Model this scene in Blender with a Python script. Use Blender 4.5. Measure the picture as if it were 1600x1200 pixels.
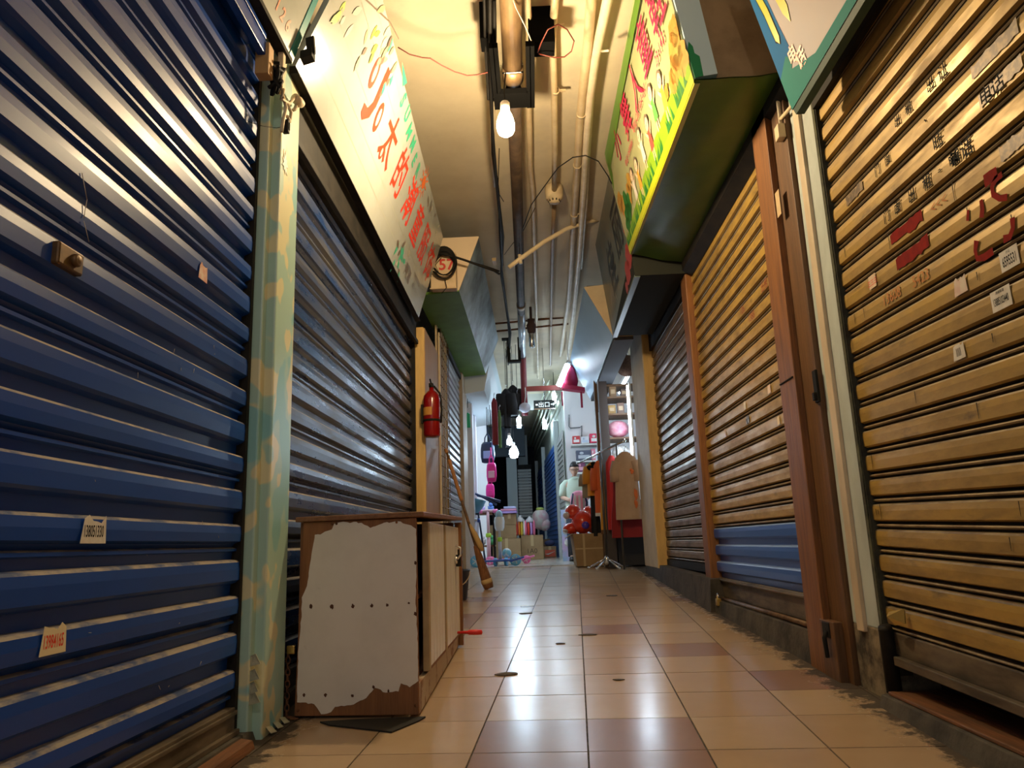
import bpy, math, random
from mathutils import Vector, Matrix
S = bpy.context.scene
COL = S.collection
for o in list(bpy.data.objects): bpy.data.objects.remove(o)
random.seed(7)

# ------------------------------------------------------------------ camera, world, exposure
CAM_H = 0.83
FPX = 1166.0
RX = Vector((0.999, 0.034, -0.035)); FW = Vector((-0.025, 0.978, 0.209))
FW.normalize(); RX = (RX - FW * RX.dot(FW)).normalized(); UP = RX.cross(FW)
CPOS = Vector((0, 0, CAM_H))
cd = bpy.data.cameras.new('camera'); cam = bpy.data.objects.new('camera', cd); COL.objects.link(cam)
cd.sensor_width = 36; cd.lens = 36 * FPX / 1600; cd.clip_start = 0.05; cd.clip_end = 200
cam.matrix_world = Matrix(((RX.x, UP.x, -FW.x, 0), (RX.y, UP.y, -FW.y, 0), (RX.z, UP.z, -FW.z, CAM_H), (0, 0, 0, 1)))
S.camera = cam
S.view_settings.view_transform = 'Standard'; S.view_settings.look = 'None'
S.view_settings.gamma = 1; S.view_settings.use_curve_mapping = False
S.view_settings.exposure = 0.08
W = bpy.data.worlds.new('world'); S.world = W; W.use_nodes = True
W.node_tree.nodes['Background'].inputs[0].default_value = (1.0, 0.94, 0.86, 1)
W.node_tree.nodes['Background'].inputs[1].default_value = 0.40
BULB_W = 900.0     # hanging warm bulb
BULB_BACK_W = 260.0 # the next bulb of the row, just behind the camera
COOL_W = 115.0      # cool bulbs and tubes further in

# ------------------------------------------------------------------ survey helpers: a sight line of the photo meets a plane of the place
def sight(u, v): return RX * ((u - 800) / FPX) - UP * ((v - 600) / FPX) + FW
def onX(u, v, x): r = sight(u, v); return CPOS + r * (x / r.x)
def onY(u, v, y): r = sight(u, v); return CPOS + r * (y / r.y)
def onZ(u, v, z): r = sight(u, v); return CPOS + r * ((z - CAM_H) / r.z)
RS, RYAW = 0.0419, math.radians(3.0)      # the near floor is a ramp, its tiles turned 3 degrees to the walls
RL = Vector((math.sin(RYAW), math.cos(RYAW), RS)).normalized()
RT = Vector((math.cos(RYAW), -math.sin(RYAW), 0))
RN = RT.cross(RL).normalized()
def ramp(x, y): return -(RN.x * x + RN.y * y) / RN.z
FAR_Z = 0.487
def onF(u, v):
    r = sight(u, v); return CPOS + r * (-(RN.dot(CPOS)) / RN.dot(r))

# ------------------------------------------------------------------ materials
MATS = {}
def mat(name, col, rough=0.6, metal=0.0, col2=None, scale=6.0, lo=0.4, hi=0.65, bump=0.0, bscale=40.0, stretch=(1, 1, 1), col3=None, scale3=2.0,
        lo3=0.55, hi3=0.7, spec=0.5, emit=0.0, rough2=None, detail=6.0, coat=0.0):
    if name in MATS: return MATS[name]
    m = bpy.data.materials.new(name); m.use_nodes = True; nt = m.node_tree; N = nt.nodes; L = nt.links
    b = N['Principled BSDF']
    b.inputs['Base Color'].default_value = (*col, 1); b.inputs['Roughness'].default_value = rough; b.inputs['Metallic'].default_value = metal
    b.inputs['Specular IOR Level'].default_value = spec
    if coat: b.inputs['Coat Weight'].default_value = coat; b.inputs['Coat Roughness'].default_value = 0.15
    if emit:
        b.inputs['Emission Color'].default_value = (*col, 1); b.inputs['Emission Strength'].default_value = emit
    if col2 or col3 or bump:
        tc = N.new('ShaderNodeTexCoord'); mp = N.new('ShaderNodeMapping'); L.new(tc.outputs['Object'], mp.inputs[0]); mp.inputs['Scale'].default_value = stretch
    cur = None
    def layer(c, sc, l, h, seed):
        nonlocal cur
        n = N.new('ShaderNodeTexNoise'); n.inputs['Scale'].default_value = sc; n.inputs['Detail'].default_value = detail; n.inputs['Roughness'].default_value = 0.62
        ad = N.new('ShaderNodeVectorMath'); ad.operation = 'ADD'; ad.inputs[1].default_value = (seed, seed * 1.7, seed * 0.6)
        L.new(mp.outputs[0], ad.inputs[0]); L.new(ad.outputs[0], n.inputs['Vector'])
        r = N.new('ShaderNodeMapRange'); r.inputs['From Min'].default_value = l; r.inputs['From Max'].default_value = h; L.new(n.outputs[0], r.inputs[0])
        x = N.new('ShaderNodeMix'); x.data_type = 'RGBA'
        if cur is None: x.inputs[6].default_value = (*col, 1)
        else: L.new(cur, x.inputs[6])
        x.inputs[7].default_value = (*c, 1); L.new(r.outputs[0], x.inputs[0]); cur = x.outputs[2]
        return r.outputs[0]
    if col2:
        f = layer(col2, scale, lo, hi, 3.1)
        if rough2 is not None:
            rr = N.new('ShaderNodeMapRange'); rr.inputs['To Min'].default_value = rough; rr.inputs['To Max'].default_value = rough2
            L.new(f, rr.inputs[0]); L.new(rr.outputs[0], b.inputs['Roughness'])
    if col3: layer(col3, scale3, lo3, hi3, 9.7)
    if cur is not None: L.new(cur, b.inputs['Base Color'])
    if bump:
        n = N.new('ShaderNodeTexNoise'); n.inputs['Scale'].default_value = bscale; n.inputs['Detail'].default_value = 4
        L.new(mp.outputs[0], n.inputs['Vector'])
        bp = N.new('ShaderNodeBump'); bp.inputs['Strength'].default_value = bump; bp.inputs['Distance'].default_value = 0.01
        L.new(n.outputs[0], bp.inputs['Height']); L.new(bp.outputs[0], b.inputs['Normal'])
    MATS[name] = m; return m
def glow(name, col, strength):
    if name in MATS: return MATS[name]
    m = bpy.data.materials.new(name); m.use_nodes = True; nt = m.node_tree; nt.nodes.clear()
    e = nt.nodes.new('ShaderNodeEmission'); e.inputs[0].default_value = (*col, 1); e.inputs[1].default_value = strength
    o = nt.nodes.new('ShaderNodeOutputMaterial'); nt.links.new(e.outputs[0], o.inputs[0]); MATS[name] = m; return m
def wood(name, c1, c2, along='z', rough=0.55):
    st = {'z': (9, 9, 0.7), 'y': (9, 0.7, 9), 'x': (0.7, 9, 9)}[along]
    return mat(name, c1, rough, col2=c2, scale=4, lo=0.35, hi=0.7, stretch=st, bump=0.25, bscale=14, col3=tuple(x * 0.35 for x in c1), scale3=3.5, lo3=0.62, hi3=0.8)

# ------------------------------------------------------------------ mesh builder (points in world space)
ORG = {}
class MB:
    def __init__(s): s.v = []; s.f = []; s.m = []; s.sm = []
    def add(s, vs, fs, mi=0, smooth=False):
        k = len(s.v); s.v += [Vector(p) for p in vs]
        for f in fs: s.f.append([i + k for i in f]); s.m.append(mi); s.sm.append(smooth)
        return s
    def hexa(s, p, mi=0):   # p: bottom ring of four, top ring of four
        return s.add(p, [(3, 2, 1, 0), (4, 5, 6, 7), (0, 1, 5, 4), (1, 2, 6, 5), (2, 3, 7, 6), (3, 0, 4, 7)], mi)
    def box(s, x0, x1, y0, y1, z0, z1, mi=0):
        return s.hexa([(x0, y0, z0), (x1, y0, z0), (x1, y1, z0), (x0, y1, z0), (x0, y0, z1), (x1, y0, z1), (x1, y1, z1), (x0, y1, z1)], mi)
    def obox(s, c, ax, ay, az, hx, hy, hz, mi=0):
        c = Vector(c); X = Vector(ax).normalized() * hx; Y = Vector(ay).normalized() * hy; Z = Vector(az).normalized() * hz
        return s.hexa([c - X - Y - Z, c + X - Y - Z, c + X + Y - Z, c - X + Y - Z, c - X - Y + Z, c + X - Y + Z, c + X + Y + Z, c - X + Y + Z], mi)
    def prism(s, poly, vec, mi=0):
        n = len(poly); p = [Vector(q) for q in poly]; q = [a + Vector(vec) for a in p]
        return s.add(p + q, [tuple(range(n))[::-1], tuple(range(n, 2 * n))] + [(i, (i + 1) % n, n + (i + 1) % n, n + i) for i in range(n)], mi)
    def quad(s, a, b, c, d, mi=0): return s.add([a, b, c, d], [(0, 1, 2, 3)], mi)
    def loft(s, rings, mi=0, cap=True, smooth=True):
        n = len(rings[0]); vs = [p for r in rings for p in r]; fs = []
        for k in range(len(rings) - 1):
            for i in range(n): fs.append((k * n + i, k * n + (i + 1) % n, (k + 1) * n + (i + 1) % n, (k + 1) * n + i))
        if cap: fs.append(tuple(range(n))[::-1]); fs.append(tuple((len(rings) - 1) * n + i for i in range(n)))
        return s.add(vs, fs, mi, smooth)
    def tube(s, pts, r, n=8, mi=0, cap=True):
        P = [Vector(p) for p in pts]; R = r if isinstance(r, (list, tuple)) else [r] * len(P); rings = []; prev = None
        for i, p in enumerate(P):
            t = (P[min(i + 1, len(P) - 1)] - P[max(i - 1, 0)]).normalized()
            if prev is None:
                a = t.cross(Vector((0, 0, 1)) if abs(t.z) < 0.9 else Vector((1, 0, 0))).normalized()
            else: a = (prev - t * prev.dot(t)).normalized()
            prev = a; b = t.cross(a)
            rings.append([p + (a * math.cos(2 * math.pi * j / n) + b * math.sin(2 * math.pi * j / n)) * R[i] for j in range(n)])
        return s.loft(rings, mi, cap)
    def lathe(s, prof, c, axis=(0, 0, 1), n=20, mi=0, cap=True):
        ax = Vector(axis).normalized(); a = ax.cross(Vector((1, 0, 0)) if abs(ax.x) < 0.9 else Vector((0, 1, 0))).normalized(); b = ax.cross(a); c = Vector(c)
        return s.loft([[c + ax * z + (a * math.cos(2 * math.pi * j / n) + b * math.sin(2 * math.pi * j / n)) * r for j in range(n)] for r, z in prof], mi, cap)
    def ball(s, c, rx, ry=None, rz=None, mi=0, n=14, k=9):
        ry = rx if ry is None else ry; rz = rx if rz is None else rz; c = Vector(c)
        rings = []
        for i in range(k):
            t = math.pi * (i + 0.02) / (k - 1 + 0.04) - math.pi / 2
            rings.append([c + Vector((rx * math.cos(t) * math.cos(2 * math.pi * j / n), ry * math.cos(t) * math.sin(2 * math.pi * j / n), rz * math.sin(t))) for j in range(n)])
        return s.loft(rings, mi)
    def build(s, name, mats, parent=None, org=None, bevel=0.0, smooth_angle=None):
        if not isinstance(mats, (list, tuple)): mats = [mats]
        o0 = ORG[parent] if parent is not None else (Vector(org) if org is not None else Vector((sum(p.x for p in s.v) / len(s.v), sum(p.y for p in s.v) / len(s.v), min(p.z for p in s.v))))
        me = bpy.data.meshes.new(name); me.from_pydata([p - o0 for p in s.v], [], s.f)
        for m in mats: me.materials.append(m)
        for i, p in enumerate(me.polygons): p.material_index = s.m[i]; p.use_smooth = s.sm[i]
        me.update()
        o = bpy.data.objects.new(name, me); COL.objects.link(o); ORG[o] = o0
        if parent is not None: o.parent = parent
        else: o.location = o0
        if bevel:
            b = o.modifiers.new('edge', 'BEVEL'); b.width = bevel; b.segments = 2; b.limit_method = 'ANGLE'
        return o
def tag(o, label=None, cat=None, group=None, kind=None):
    if label: o['label'] = label
    if cat: o['category'] = cat
    if group: o['group'] = group
    if kind: o['kind'] = kind
    return o
def thing(name, label, cat, loc, group=None):
    o = bpy.data.objects.new(name, None); COL.objects.link(o); o.location = Vector(loc); ORG[o] = Vector(loc); o.empty_display_size = 0.1
    return tag(o, label, cat, group)
def struct(o, label=None, cat='structure'): return tag(o, label, cat if label else None, kind='structure')
def copy_tree(o, loc, label=None, parent=None):
    c = o.copy(); COL.objects.link(c)
    if parent is None: c.location = Vector(loc)
    else: c.parent = parent
    if label: c['label'] = label
    for ch in list(o.children): copy_tree(ch, None, None, c)
    return c

# flat lettering: a text outline turned into a mesh, laid on a frame (origin, right, up)
TCACHE = {}
def glyphs(body, size, bold):
    k = (body, bold)
    if k not in TCACHE:
        cu = bpy.data.curves.new('glyphs', 'FONT'); cu.body = body; cu.offset = bold; cu.resolution_u = 3; cu.align_x = 'CENTER'; cu.align_y = 'CENTER'
        o = bpy.data.objects.new('glyphs', cu); COL.objects.link(o); bpy.context.view_layer.update()
        me = bpy.data.meshes.new_from_object(o.evaluated_get(bpy.context.evaluated_depsgraph_get()))
        vs = [v.co.copy() for v in me.vertices]; fs = [tuple(p.vertices) for p in me.polygons]
        bpy.data.objects.remove(o); bpy.data.curves.remove(cu); bpy.data.meshes.remove(me)
        if vs:
            cx = (min(v.x for v in vs) + max(v.x for v in vs)) / 2; cy = (min(v.y for v in vs) + max(v.y for v in vs)) / 2
            vs = [v - Vector((cx, cy, 0)) for v in vs]
        TCACHE[k] = (vs, fs)
    return TCACHE[k]
class Frame:
    def __init__(s, o, along, top):
        s.o = Vector(o); a = Vector(along) - s.o; s.u = a.normalized(); w = Vector(top) - s.o; s.v = (w - s.u * w.dot(s.u)).normalized(); s.n = s.u.cross(s.v)
    def p(s, u, v, h=0.0): return s.o + s.u * u + s.v * v + s.n * h
    def write(s, mb, body, u, v, size, h=0.002, bold=0.0, mi=0, sx=1.0, rot=0.0, skew=0.0):
        vs, fs = glyphs(body, size, bold); c, q = math.cos(rot), math.sin(rot)
        out = []
        for w in vs:
            x, y = w.x * size * sx + skew * w.y * size, w.y * size
            out.append(s.p(u + x * c - y * q, v + x * q + y * c, h))
        mb.add(out, fs, mi)
    def poly(s, mb, pts, h=0.0015, mi=0): mb.add([s.p(a, b, h) for a, b in pts], [tuple(range(len(pts)))], mi)
    def blob(s, mb, u, v, ru, rv, h=0.0015, mi=0, n=14, rot=0.0, jag=0.0):
        c, q = math.cos(rot), math.sin(rot); pts = []
        for i in range(n):
            t = 2 * math.pi * i / n; j = 1 + random.uniform(-jag, jag); x, y = ru * math.cos(t) * j, rv * math.sin(t) * j
            pts.append((u + x * c - y * q, v + x * q + y * c))
        s.poly(mb, pts, h, mi)
    def leaf(s, mb, u, v, ln, wd, rot, h=0.0015, mi=0):
        c, q = math.cos(rot), math.sin(rot); pts = []
        for x, y in ((0, 0), (.25, .38), (.55, .5), (.8, .3), (1, 0), (.8, -.3), (.55, -.5), (.25, -.38)):
            a, b = x * ln, y * wd; pts.append((u + a * c - b * q, v + a * q + b * c))
        s.poly(mb, pts, h, mi)
    def slab(s, mb, pts, h0, h1, mi=0):
        mb.prism([s.p(a, b, h0) for a, b in pts], s.n * (h1 - h0), mi)

# ------------------------------------------------------------------ palette
concrete = mat('dirty concrete', (.10, .085, .065), .85, col2=(.035, .03, .025), scale=5, bump=.5, bscale=30)
plaster = mat('ceiling plaster', (.68, .59, .42), .8, col2=(.60, .51, .35), scale=1.6, bump=.12, bscale=25, col3=(.50, .44, .34), scale3=.8)
darkwall = mat('dark masonry', (.05, .045, .04), .9, col2=(.03, .03, .028), scale=3)
blue_paint = mat('blue enamel', (.004, .058, .34), .30, .0, col2=(.008, .046, .22), spec=.4, scale=2.0, stretch=(1, .5, 1.0), lo=.40, hi=.85, rough2=.45, bump=.05, bscale=6)
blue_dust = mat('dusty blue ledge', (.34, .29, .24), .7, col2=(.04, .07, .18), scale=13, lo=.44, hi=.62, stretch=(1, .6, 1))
blue_grey = mat('grimy blue enamel', (.022, .060, .20), .24, .15, col2=(.11, .11, .11), scale=4, lo=.4, hi=.7, rough2=.5, stretch=(1, .4, 2), bump=.08, bscale=9)
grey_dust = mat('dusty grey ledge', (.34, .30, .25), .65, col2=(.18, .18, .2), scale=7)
gold = mat('yellowed galvanised slat', (.50, .315, .07), .38, .2, col2=(.29, .18, .05), scale=7, lo=.38, hi=.68, rough2=.6, stretch=(1, .5, 1.8), col3=(.10, .07, .035), scale3=6, lo3=.60, hi3=.75, bump=.06, bscale=12)
gold_edge = mat('worn slat bead', (.34, .25, .13), .5, .2, col2=(.18, .12, .06), scale=9)
brown_slat = mat('brown galvanised slat', (.26, .165, .075), .30, .4, col2=(.14, .09, .05), scale=5, rough2=.5, stretch=(1, .5, 1.6), col3=(.05, .035, .025), scale3=6, bump=.06, bscale=12)
rail_grime = mat('grimy rail', (.17, .13, .085), .6, .2, col2=(.06, .045, .03), scale=6, stretch=(1, .5, 2))
black_metal = mat('black painted metal', (.010, .009, .008), .65, .0, col2=(.022, .018, .014), scale=8, spec=.2)
orange_wood = wood('orange brown timber', (.26, .10, .022), (.13, .05, .014))
brown_wood = wood('brown timber', (.16, .072, .024), (.08, .038, .015))
sill_wood = wood('sill timber', (.24, .095, .035), (.08, .04, .02), 'y')
yellow_wood = mat('yellow painted wood', (.72, .48, .17), .55, col2=(.60, .38, .13), scale=5, stretch=(3, 3, .6))
tan_wood = mat('tan board', (.52, .30, .12), .6, col2=(.46, .26, .10), scale=5, stretch=(3, 3, .6))
cream = mat('cream board', (.72, .58, .37), .6, col2=(.62, .48, .30), scale=4)
white_paint = mat('white paint', (.74, .74, .72), .55, col2=(.62, .62, .60), scale=4)
black_rubber = mat('black cable', (.01, .009, .008), .65, spec=.2)
pvc = mat('aged pvc conduit', (.62, .50, .32), .45, col2=(.5, .38, .22), scale=6)
pvc_white = mat('white pvc conduit', (.75, .66, .50), .45, col2=(.6, .5, .36), scale=6)
red_wire = mat('red wire', (.13, .02, .010), .6)
paper = mat('white paper', (.80, .76, .68), .7, col2=(.68, .62, .52), scale=20)
ink_black = mat('black ink', (.010, .010, .012), .8, spec=.2)
ink_red = mat('red print', (.80, .05, .02), .45)
steel = mat('chrome steel', (.75, .76, .78), .18, 1.0)
rust = mat('rusty iron', (.20, .08, .03), .8, col2=(.08, .035, .02), scale=20)
brass = mat('brass', (.62, .42, .12), .35, .9)
cardboard = mat('brown cardboard', (.36, .235, .115), .75, col2=(.30, .19, .09), scale=5)
tape = mat('parcel tape', (.52, .38, .2), .3)

# ------------------------------------------------------------------ floor
def tile_mat(name, c1, c2):
    m = mat(name, c1, .20, col2=c2, scale=3, lo=.35, hi=.7, rough2=.27, bump=.03, bscale=5)
    nt = m.node_tree; N, L = nt.nodes, nt.links; b = N['Principled BSDF']
    src = b.inputs['Base Color'].links[0].from_socket
    g = N.new('ShaderNodeNewGeometry'); sp = N.new('ShaderNodeSeparateXYZ'); L.new(g.outputs['Position'], sp.inputs[0])
    def m2(op, a, bb=None):
        n = N.new('ShaderNodeMath'); n.operation = op
        for i, q in enumerate((a, bb)):
            if q is None: continue
            if isinstance(q, (int, float)): n.inputs[i].default_value = q
            else: L.new(q, n.inputs[i])
        return n.outputs[0]
    nz = N.new('ShaderNodeTexNoise'); nz.inputs['Scale'].default_value = 11; nz.inputs['Detail'].default_value = 8; nz.inputs['Roughness'].default_value = .7; L.new(g.outputs['Position'], nz.inputs['Vector'])
    # trodden-in grime that hugs the foot of each side, ragged inwards
    right = m2('SUBTRACT', sp.outputs[0], 1.27); left = m2('SUBTRACT', -.97, sp.outputs[0])
    edge = m2('MAXIMUM', right, left)
    k = m2('ADD', m2('MULTIPLY', edge, 2.2), m2('SUBTRACT', nz.outputs[0], .50))
    r = N.new('ShaderNodeMapRange'); r.inputs['From Min'].default_value = .0; r.inputs['From Max'].default_value = .12; L.new(k, r.inputs[0])
    x = N.new('ShaderNodeMix'); x.data_type = 'RGBA'; L.new(src, x.inputs[6]); x.inputs[7].default_value = (.025, .02, .015, 1); L.new(m2('MULTIPLY', r.outputs[0], .9), x.inputs[0]); L.new(x.outputs[2], b.inputs['Base Color'])
    rs = b.inputs['Roughness'].links[0].from_socket
    xr = N.new('ShaderNodeMix'); L.new(r.outputs[0], xr.inputs[0]); L.new(rs, xr.inputs[2]); xr.inputs[3].default_value = .75; L.new(xr.outputs[0], b.inputs['Roughness'])
    return m
t_tan = tile_mat('tan floor tile', (.52, .37, .235), (.46, .32, .20))
t_tan2 = tile_mat('light tan floor tile', (.56, .41, .265), (.50, .355, .22))
t_pink = tile_mat('pinkish brown floor tile', (.36, .215, .155), (.32, .19, .135))
grout = mat('black grout', (.03, .022, .016), .85, col2=(.10, .075, .05), scale=30)
TS, T0 = .405, -.031
mb = MB()
def rp(a, b, h=0): return RT * a + RL * b + RN * h
mb.hexa([rp(-2.6, -3, -.12), rp(3, -3, -.12), rp(3, 11.63, -.12), rp(-2.6, 11.63, -.12), rp(-2.6, -3, -.003), rp(3, -3, -.003), rp(3, 11.63, -.003), rp(-2.6, 11.63, -.003)], 3)
for i in range(-6, 7):
    for j in range(-8, 29):
        g = .0022; a0, a1 = i * TS + g, (i + 1) * TS - g; b0, b1 = T0 + j * TS + g, min(T0 + (j + 1) * TS - g, 11.62)
        k = random.random(); mi = 0 if k < .55 else 1
        if j in (6, 7) and i in (-1, 0): mi = 2
        if j == 6 and i == -1: mi = 2
        if j == 5 and i in (-1, 0, 1): mi = 2
        if j > 8 and random.random() < .14: mi = 2
        h = random.uniform(-.0006, .0006)
        mb.hexa([rp(a0, b0, -.006), rp(a1, b0, -.006), rp(a1, b1, -.006), rp(a0, b1, -.006), rp(a0 + .001, b0 + .001, h), rp(a1 - .001, b0 + .001, h), rp(a1 - .001, b1 - .001, h), rp(a0 + .001, b1 - .001, h)], mi)
struct(mb.build('floor', [t_tan, t_tan2, t_pink, grout], org=(0, 0, 0)), 'sloping corridor floor of tan ceramic tiles with dark joints', 'floor')
pale_tile = mat('pale cream floor tile', (.55, .50, .42), .18, col2=(.48, .43, .36), scale=2)
mb = MB()
mb.box(-4, 4.5, 11.60, 30, FAR_Z - .2, FAR_Z - .004, 1)
for i in range(-7, 8):
    for j in range(0, 30):
        mb.box(i * .6 + .003, i * .6 + .597, 11.66 + j * .6 + .003, 11.66 + j * .6 + .597, FAR_Z - .01, FAR_Z)
struct(mb.build('floor_level', [pale_tile, grout], org=(0, 11.6, FAR_Z)), 'level pale tiled floor beyond the ramp', 'floor')
strip = mat('worn white threshold', (.62, .62, .62), .4, col2=(.3, .3, .32), scale=16)
mb = MB(); mb.box(-1.3, 1.6, 11.50, 11.66, FAR_Z - .03, FAR_Z + .006)
struct(mb.build('trim_1', strip), 'worn whitish threshold strip where ramp meets pale floor', 'threshold')

# ------------------------------------------------------------------ ceiling and walls
CZ = 4.25
mb = MB(); mb.box(-3, 4.6, -1.2, 30, CZ, CZ + .2); struct(mb.build('ceiling', plaster), 'stained plaster corridor ceiling', 'ceiling')
mb = MB(); mb.box(-1.7, -1.36, -1.2, 11.8, 0, CZ); struct(mb.build('wall_left', darkwall), 'dark wall behind the left shutters', 'wall')
mb = MB(); mb.box(1.62, 1.9, -1.2, 9.75, 0, CZ); struct(mb.build('wall_right', darkwall), 'dark wall behind the right shutters', 'wall')

# ------------------------------------------------------------------ roller shutters
def curtain(xb, side, y0, y1, ztop, zbot, pitch, prof, shear=0.0, seg=8, tilt=.0012, zphase=None, alt=None, mi_fn=None, yref=None):
    mb = MB(); yref = y0 if yref is None else yref
    z = zphase if zphase is not None else zbot
    k = 0
    zt = ztop
    n = int(math.ceil((ztop - zbot) / pitch))
    ys = [y0 + (y1 - y0) * i / seg for i in range(seg + 1)]
    for k in range(n):
        zb = z + k * pitch
        pr = alt if (alt and k % 2 == 0) else prof
        t0 = random.uniform(-tilt, tilt); ph = random.uniform(0, 6.28); rows = []
        for d, zr, mi in pr:
            row = []
            for y in ys:
                dd = d + t0 * (zr / pitch - .5) * 2 + .0007 * math.sin(y * 3.1 + ph) if d > .008 else d
                row.append((xb + side * dd, y, zb + zr + shear * (y - yref)))
            rows.append(row)
        vs = [p for r in rows for p in r]; m = seg + 1
        for a in range(len(rows) - 1):
            fs = []
            for i in range(seg):
                q = (a * m + i, a * m + i + 1, (a + 1) * m + i + 1, (a + 1) * m + i)
                fs.append(q if side < 0 else q[::-1])
            mi = pr[a][2]
            if mi_fn: mi = mi_fn(zb, mi)
            k0 = len(mb.v)
            mb.add(vs[a * m:(a + 2) * m], [tuple(x - a * m for x in f) for f in fs], mi)
    return mb
def prof_wide(p):   # broad pressed slat: lit ledge, face, recess
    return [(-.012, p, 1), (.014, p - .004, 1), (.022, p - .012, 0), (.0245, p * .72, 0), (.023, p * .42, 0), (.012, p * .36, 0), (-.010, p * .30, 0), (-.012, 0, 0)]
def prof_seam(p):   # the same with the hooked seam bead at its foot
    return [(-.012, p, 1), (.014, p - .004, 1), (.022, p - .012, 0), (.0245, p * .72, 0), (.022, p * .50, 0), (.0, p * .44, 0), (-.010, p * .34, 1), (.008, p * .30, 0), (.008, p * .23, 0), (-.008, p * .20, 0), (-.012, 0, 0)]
def prof_bead(p):
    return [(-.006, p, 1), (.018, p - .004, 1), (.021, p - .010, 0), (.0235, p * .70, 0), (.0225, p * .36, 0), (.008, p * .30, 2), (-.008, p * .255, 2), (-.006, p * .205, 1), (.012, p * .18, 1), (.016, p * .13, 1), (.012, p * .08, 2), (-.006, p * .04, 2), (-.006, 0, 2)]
deep = mat('painted slat seam shade', (.045, .03, .016), .8)  # recess shade between slats, painted in as a dark colour

def digits_sticker(parent, fr, u, v, w, h, body, ink, label, torn=True, size=.8, extra=None, bg=None):
    mb = MB(); pts = [(u - w / 2, v - h / 2), (u + w / 2, v - h / 2)]
    if torn:
        for i in range(6): pts.append((u + w / 2 - w * (i + .3) / 6, v + h / 2 * random.uniform(.45, 1.1)))
    else: pts += [(u + w / 2, v + h / 2), (u - w / 2, v + h / 2)]
    fr.slab(mb, pts, .0, .0012)
    if body: fr.write(mb, body, u, v - h * .06, h * size, .0016, .012, 1, sx=min(1.0, w * .92 / (h * size * .58 * max(1, len(body)))))
    if extra: fr.write(mb, extra, u, v + h * .36, h * .16, .0016, 0, 1)
    o = mb.build('sticker', [bg or paper, ink], parent); o['label'] = label; return o

# --- near left, blue
sh = thing('roller_shutter', 'bright blue steel roller shutter nearest on the left, before the cloud-painted pillar', 'shutter', (-1.2, 1.3, .2))
P2 = .1365
c = curtain(-1.195, 1, -1.2, 2.99, 3.0, .25, P2, prof_wide(P2), zphase=.262, alt=prof_seam(P2), seg=10)
c.build('curtain', [blue_paint, blue_dust], sh)
mb = MB(); mb.box(-1.215, -1.168, -1.2, 2.99, .165, .262); mb.box(-1.168, -1.15, -1.2, 2.99, .165, .185); mb.box(-1.17, -1.16, -1.2, 2.99, .235, .25)
mb.build('bottom_rail', rail_grime, sh, bevel=.003)
mb = MB(); mb.box(-1.25, -1.168, 2.98, 3.005, .16, 3.05); mb.build('guide_channel', black_metal, sh)
mb = MB(); mb.box(-1.26, -1.10, -1.2, 2.84, 3.0, 3.30); mb.box(-1.12, -1.085, -1.2, 2.84, 2.93, 3.0); 
for k in range(3): mb.box(-1.10, -1.09 + .003 * k, -1.2, 2.84, 3.02 + k * .07, 3.05 + k * .07)
mb.build('shutter_box', [blue_paint], sh, bevel=.004)
mb = MB(); q = onX(105, 405, -1.165); mb.obox(q, (0, 1, 0), (0, 0, 1), (1, 0, 0), .052, .03, .012); mb.lathe([(.016, -.004), (.018, .016), (.008, .022)], q + Vector((.006, .012, 0)), (1, 0, 0), 12)
o = mb.build('lock_case', mat('brown worn lock case', (.16, .08, .025), .45, .4, col2=(.06, .035, .02), scale=14), sh, bevel=.006); o['label'] = 'brown metal lock case'
FL = Frame((-1.168, 0, 0), (-1.168, 1, 0), (-1.168, 0, 1))
digits_sticker(sh, FL, 2.52, 1.83, .07, .065, '', ink_red, 'torn pinkish sticker near the pillar', bg=mat('pink torn paper', (.66, .30, .22), .7, col2=(.75, .6, .5), scale=30))
digits_sticker(sh, FL, 1.97, .905, .115, .072, '138051330', ink_black, 'curling white sticker with black digits', size=.6)
digits_sticker(sh, FL, 1.84, .645, .10, .07, '13984165', ink_red, 'torn cream sticker with red digits', size=.62, bg=mat('cream paper', (.78, .66, .42), .7))
mb = MB(); random.seed(3)
for a, b in (((128, 270), (136, 312)), ((136, 312), (131, 340)), ((131, 345), (139, 378))):
    A, B = onX(*a, -1.1685), onX(*b, -1.1685); mb.tube([A, B], .0012, 4)
for i in range(16):
    y, z = random.uniform(1.7, 2.8), random.uniform(.35, 1.6); mb.tube([(-1.169, y, z), (-1.169, y + random.uniform(-.012, .012), z + random.uniform(-.02, .02))], .0009, 4)
mb.build('scratches', mat('bare scratch', (.5, .42, .36), .5), sh)

# --- left, second (grime glazed)
sh = thing('roller_shutter', 'grimy blue-grey roller shutter behind the white-fronted cabinet', 'shutter', (-1.2, 5.2, .2))
c = curtain(-1.195, 1, 3.32, 7.2, 2.80, .30, P2, prof_wide(P2), zphase=.30, alt=prof_seam(P2), seg=14, tilt=.002)
c.build('curtain', [blue_grey, grey_dust], sh)
mb = MB(); mb.box(-1.215, -1.168, 3.32, 7.2, .20, .30); mb.build('bottom_rail', rail_grime, sh, bevel=.003)
mb = MB(); mb.box(-1.30, -1.12, 3.30, 7.15, 2.83, 3.08); mb.box(-1.13, -1.10, 3.30, 7.15, 2.80, 2.84); mb.build('shutter_box', black_metal, sh, bevel=.004)
mb = MB(); mb.box(-1.22, -1.14, 7.16, 7.2, .2, 2.83); mb.build('guide_channel', black_metal, sh)

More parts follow.
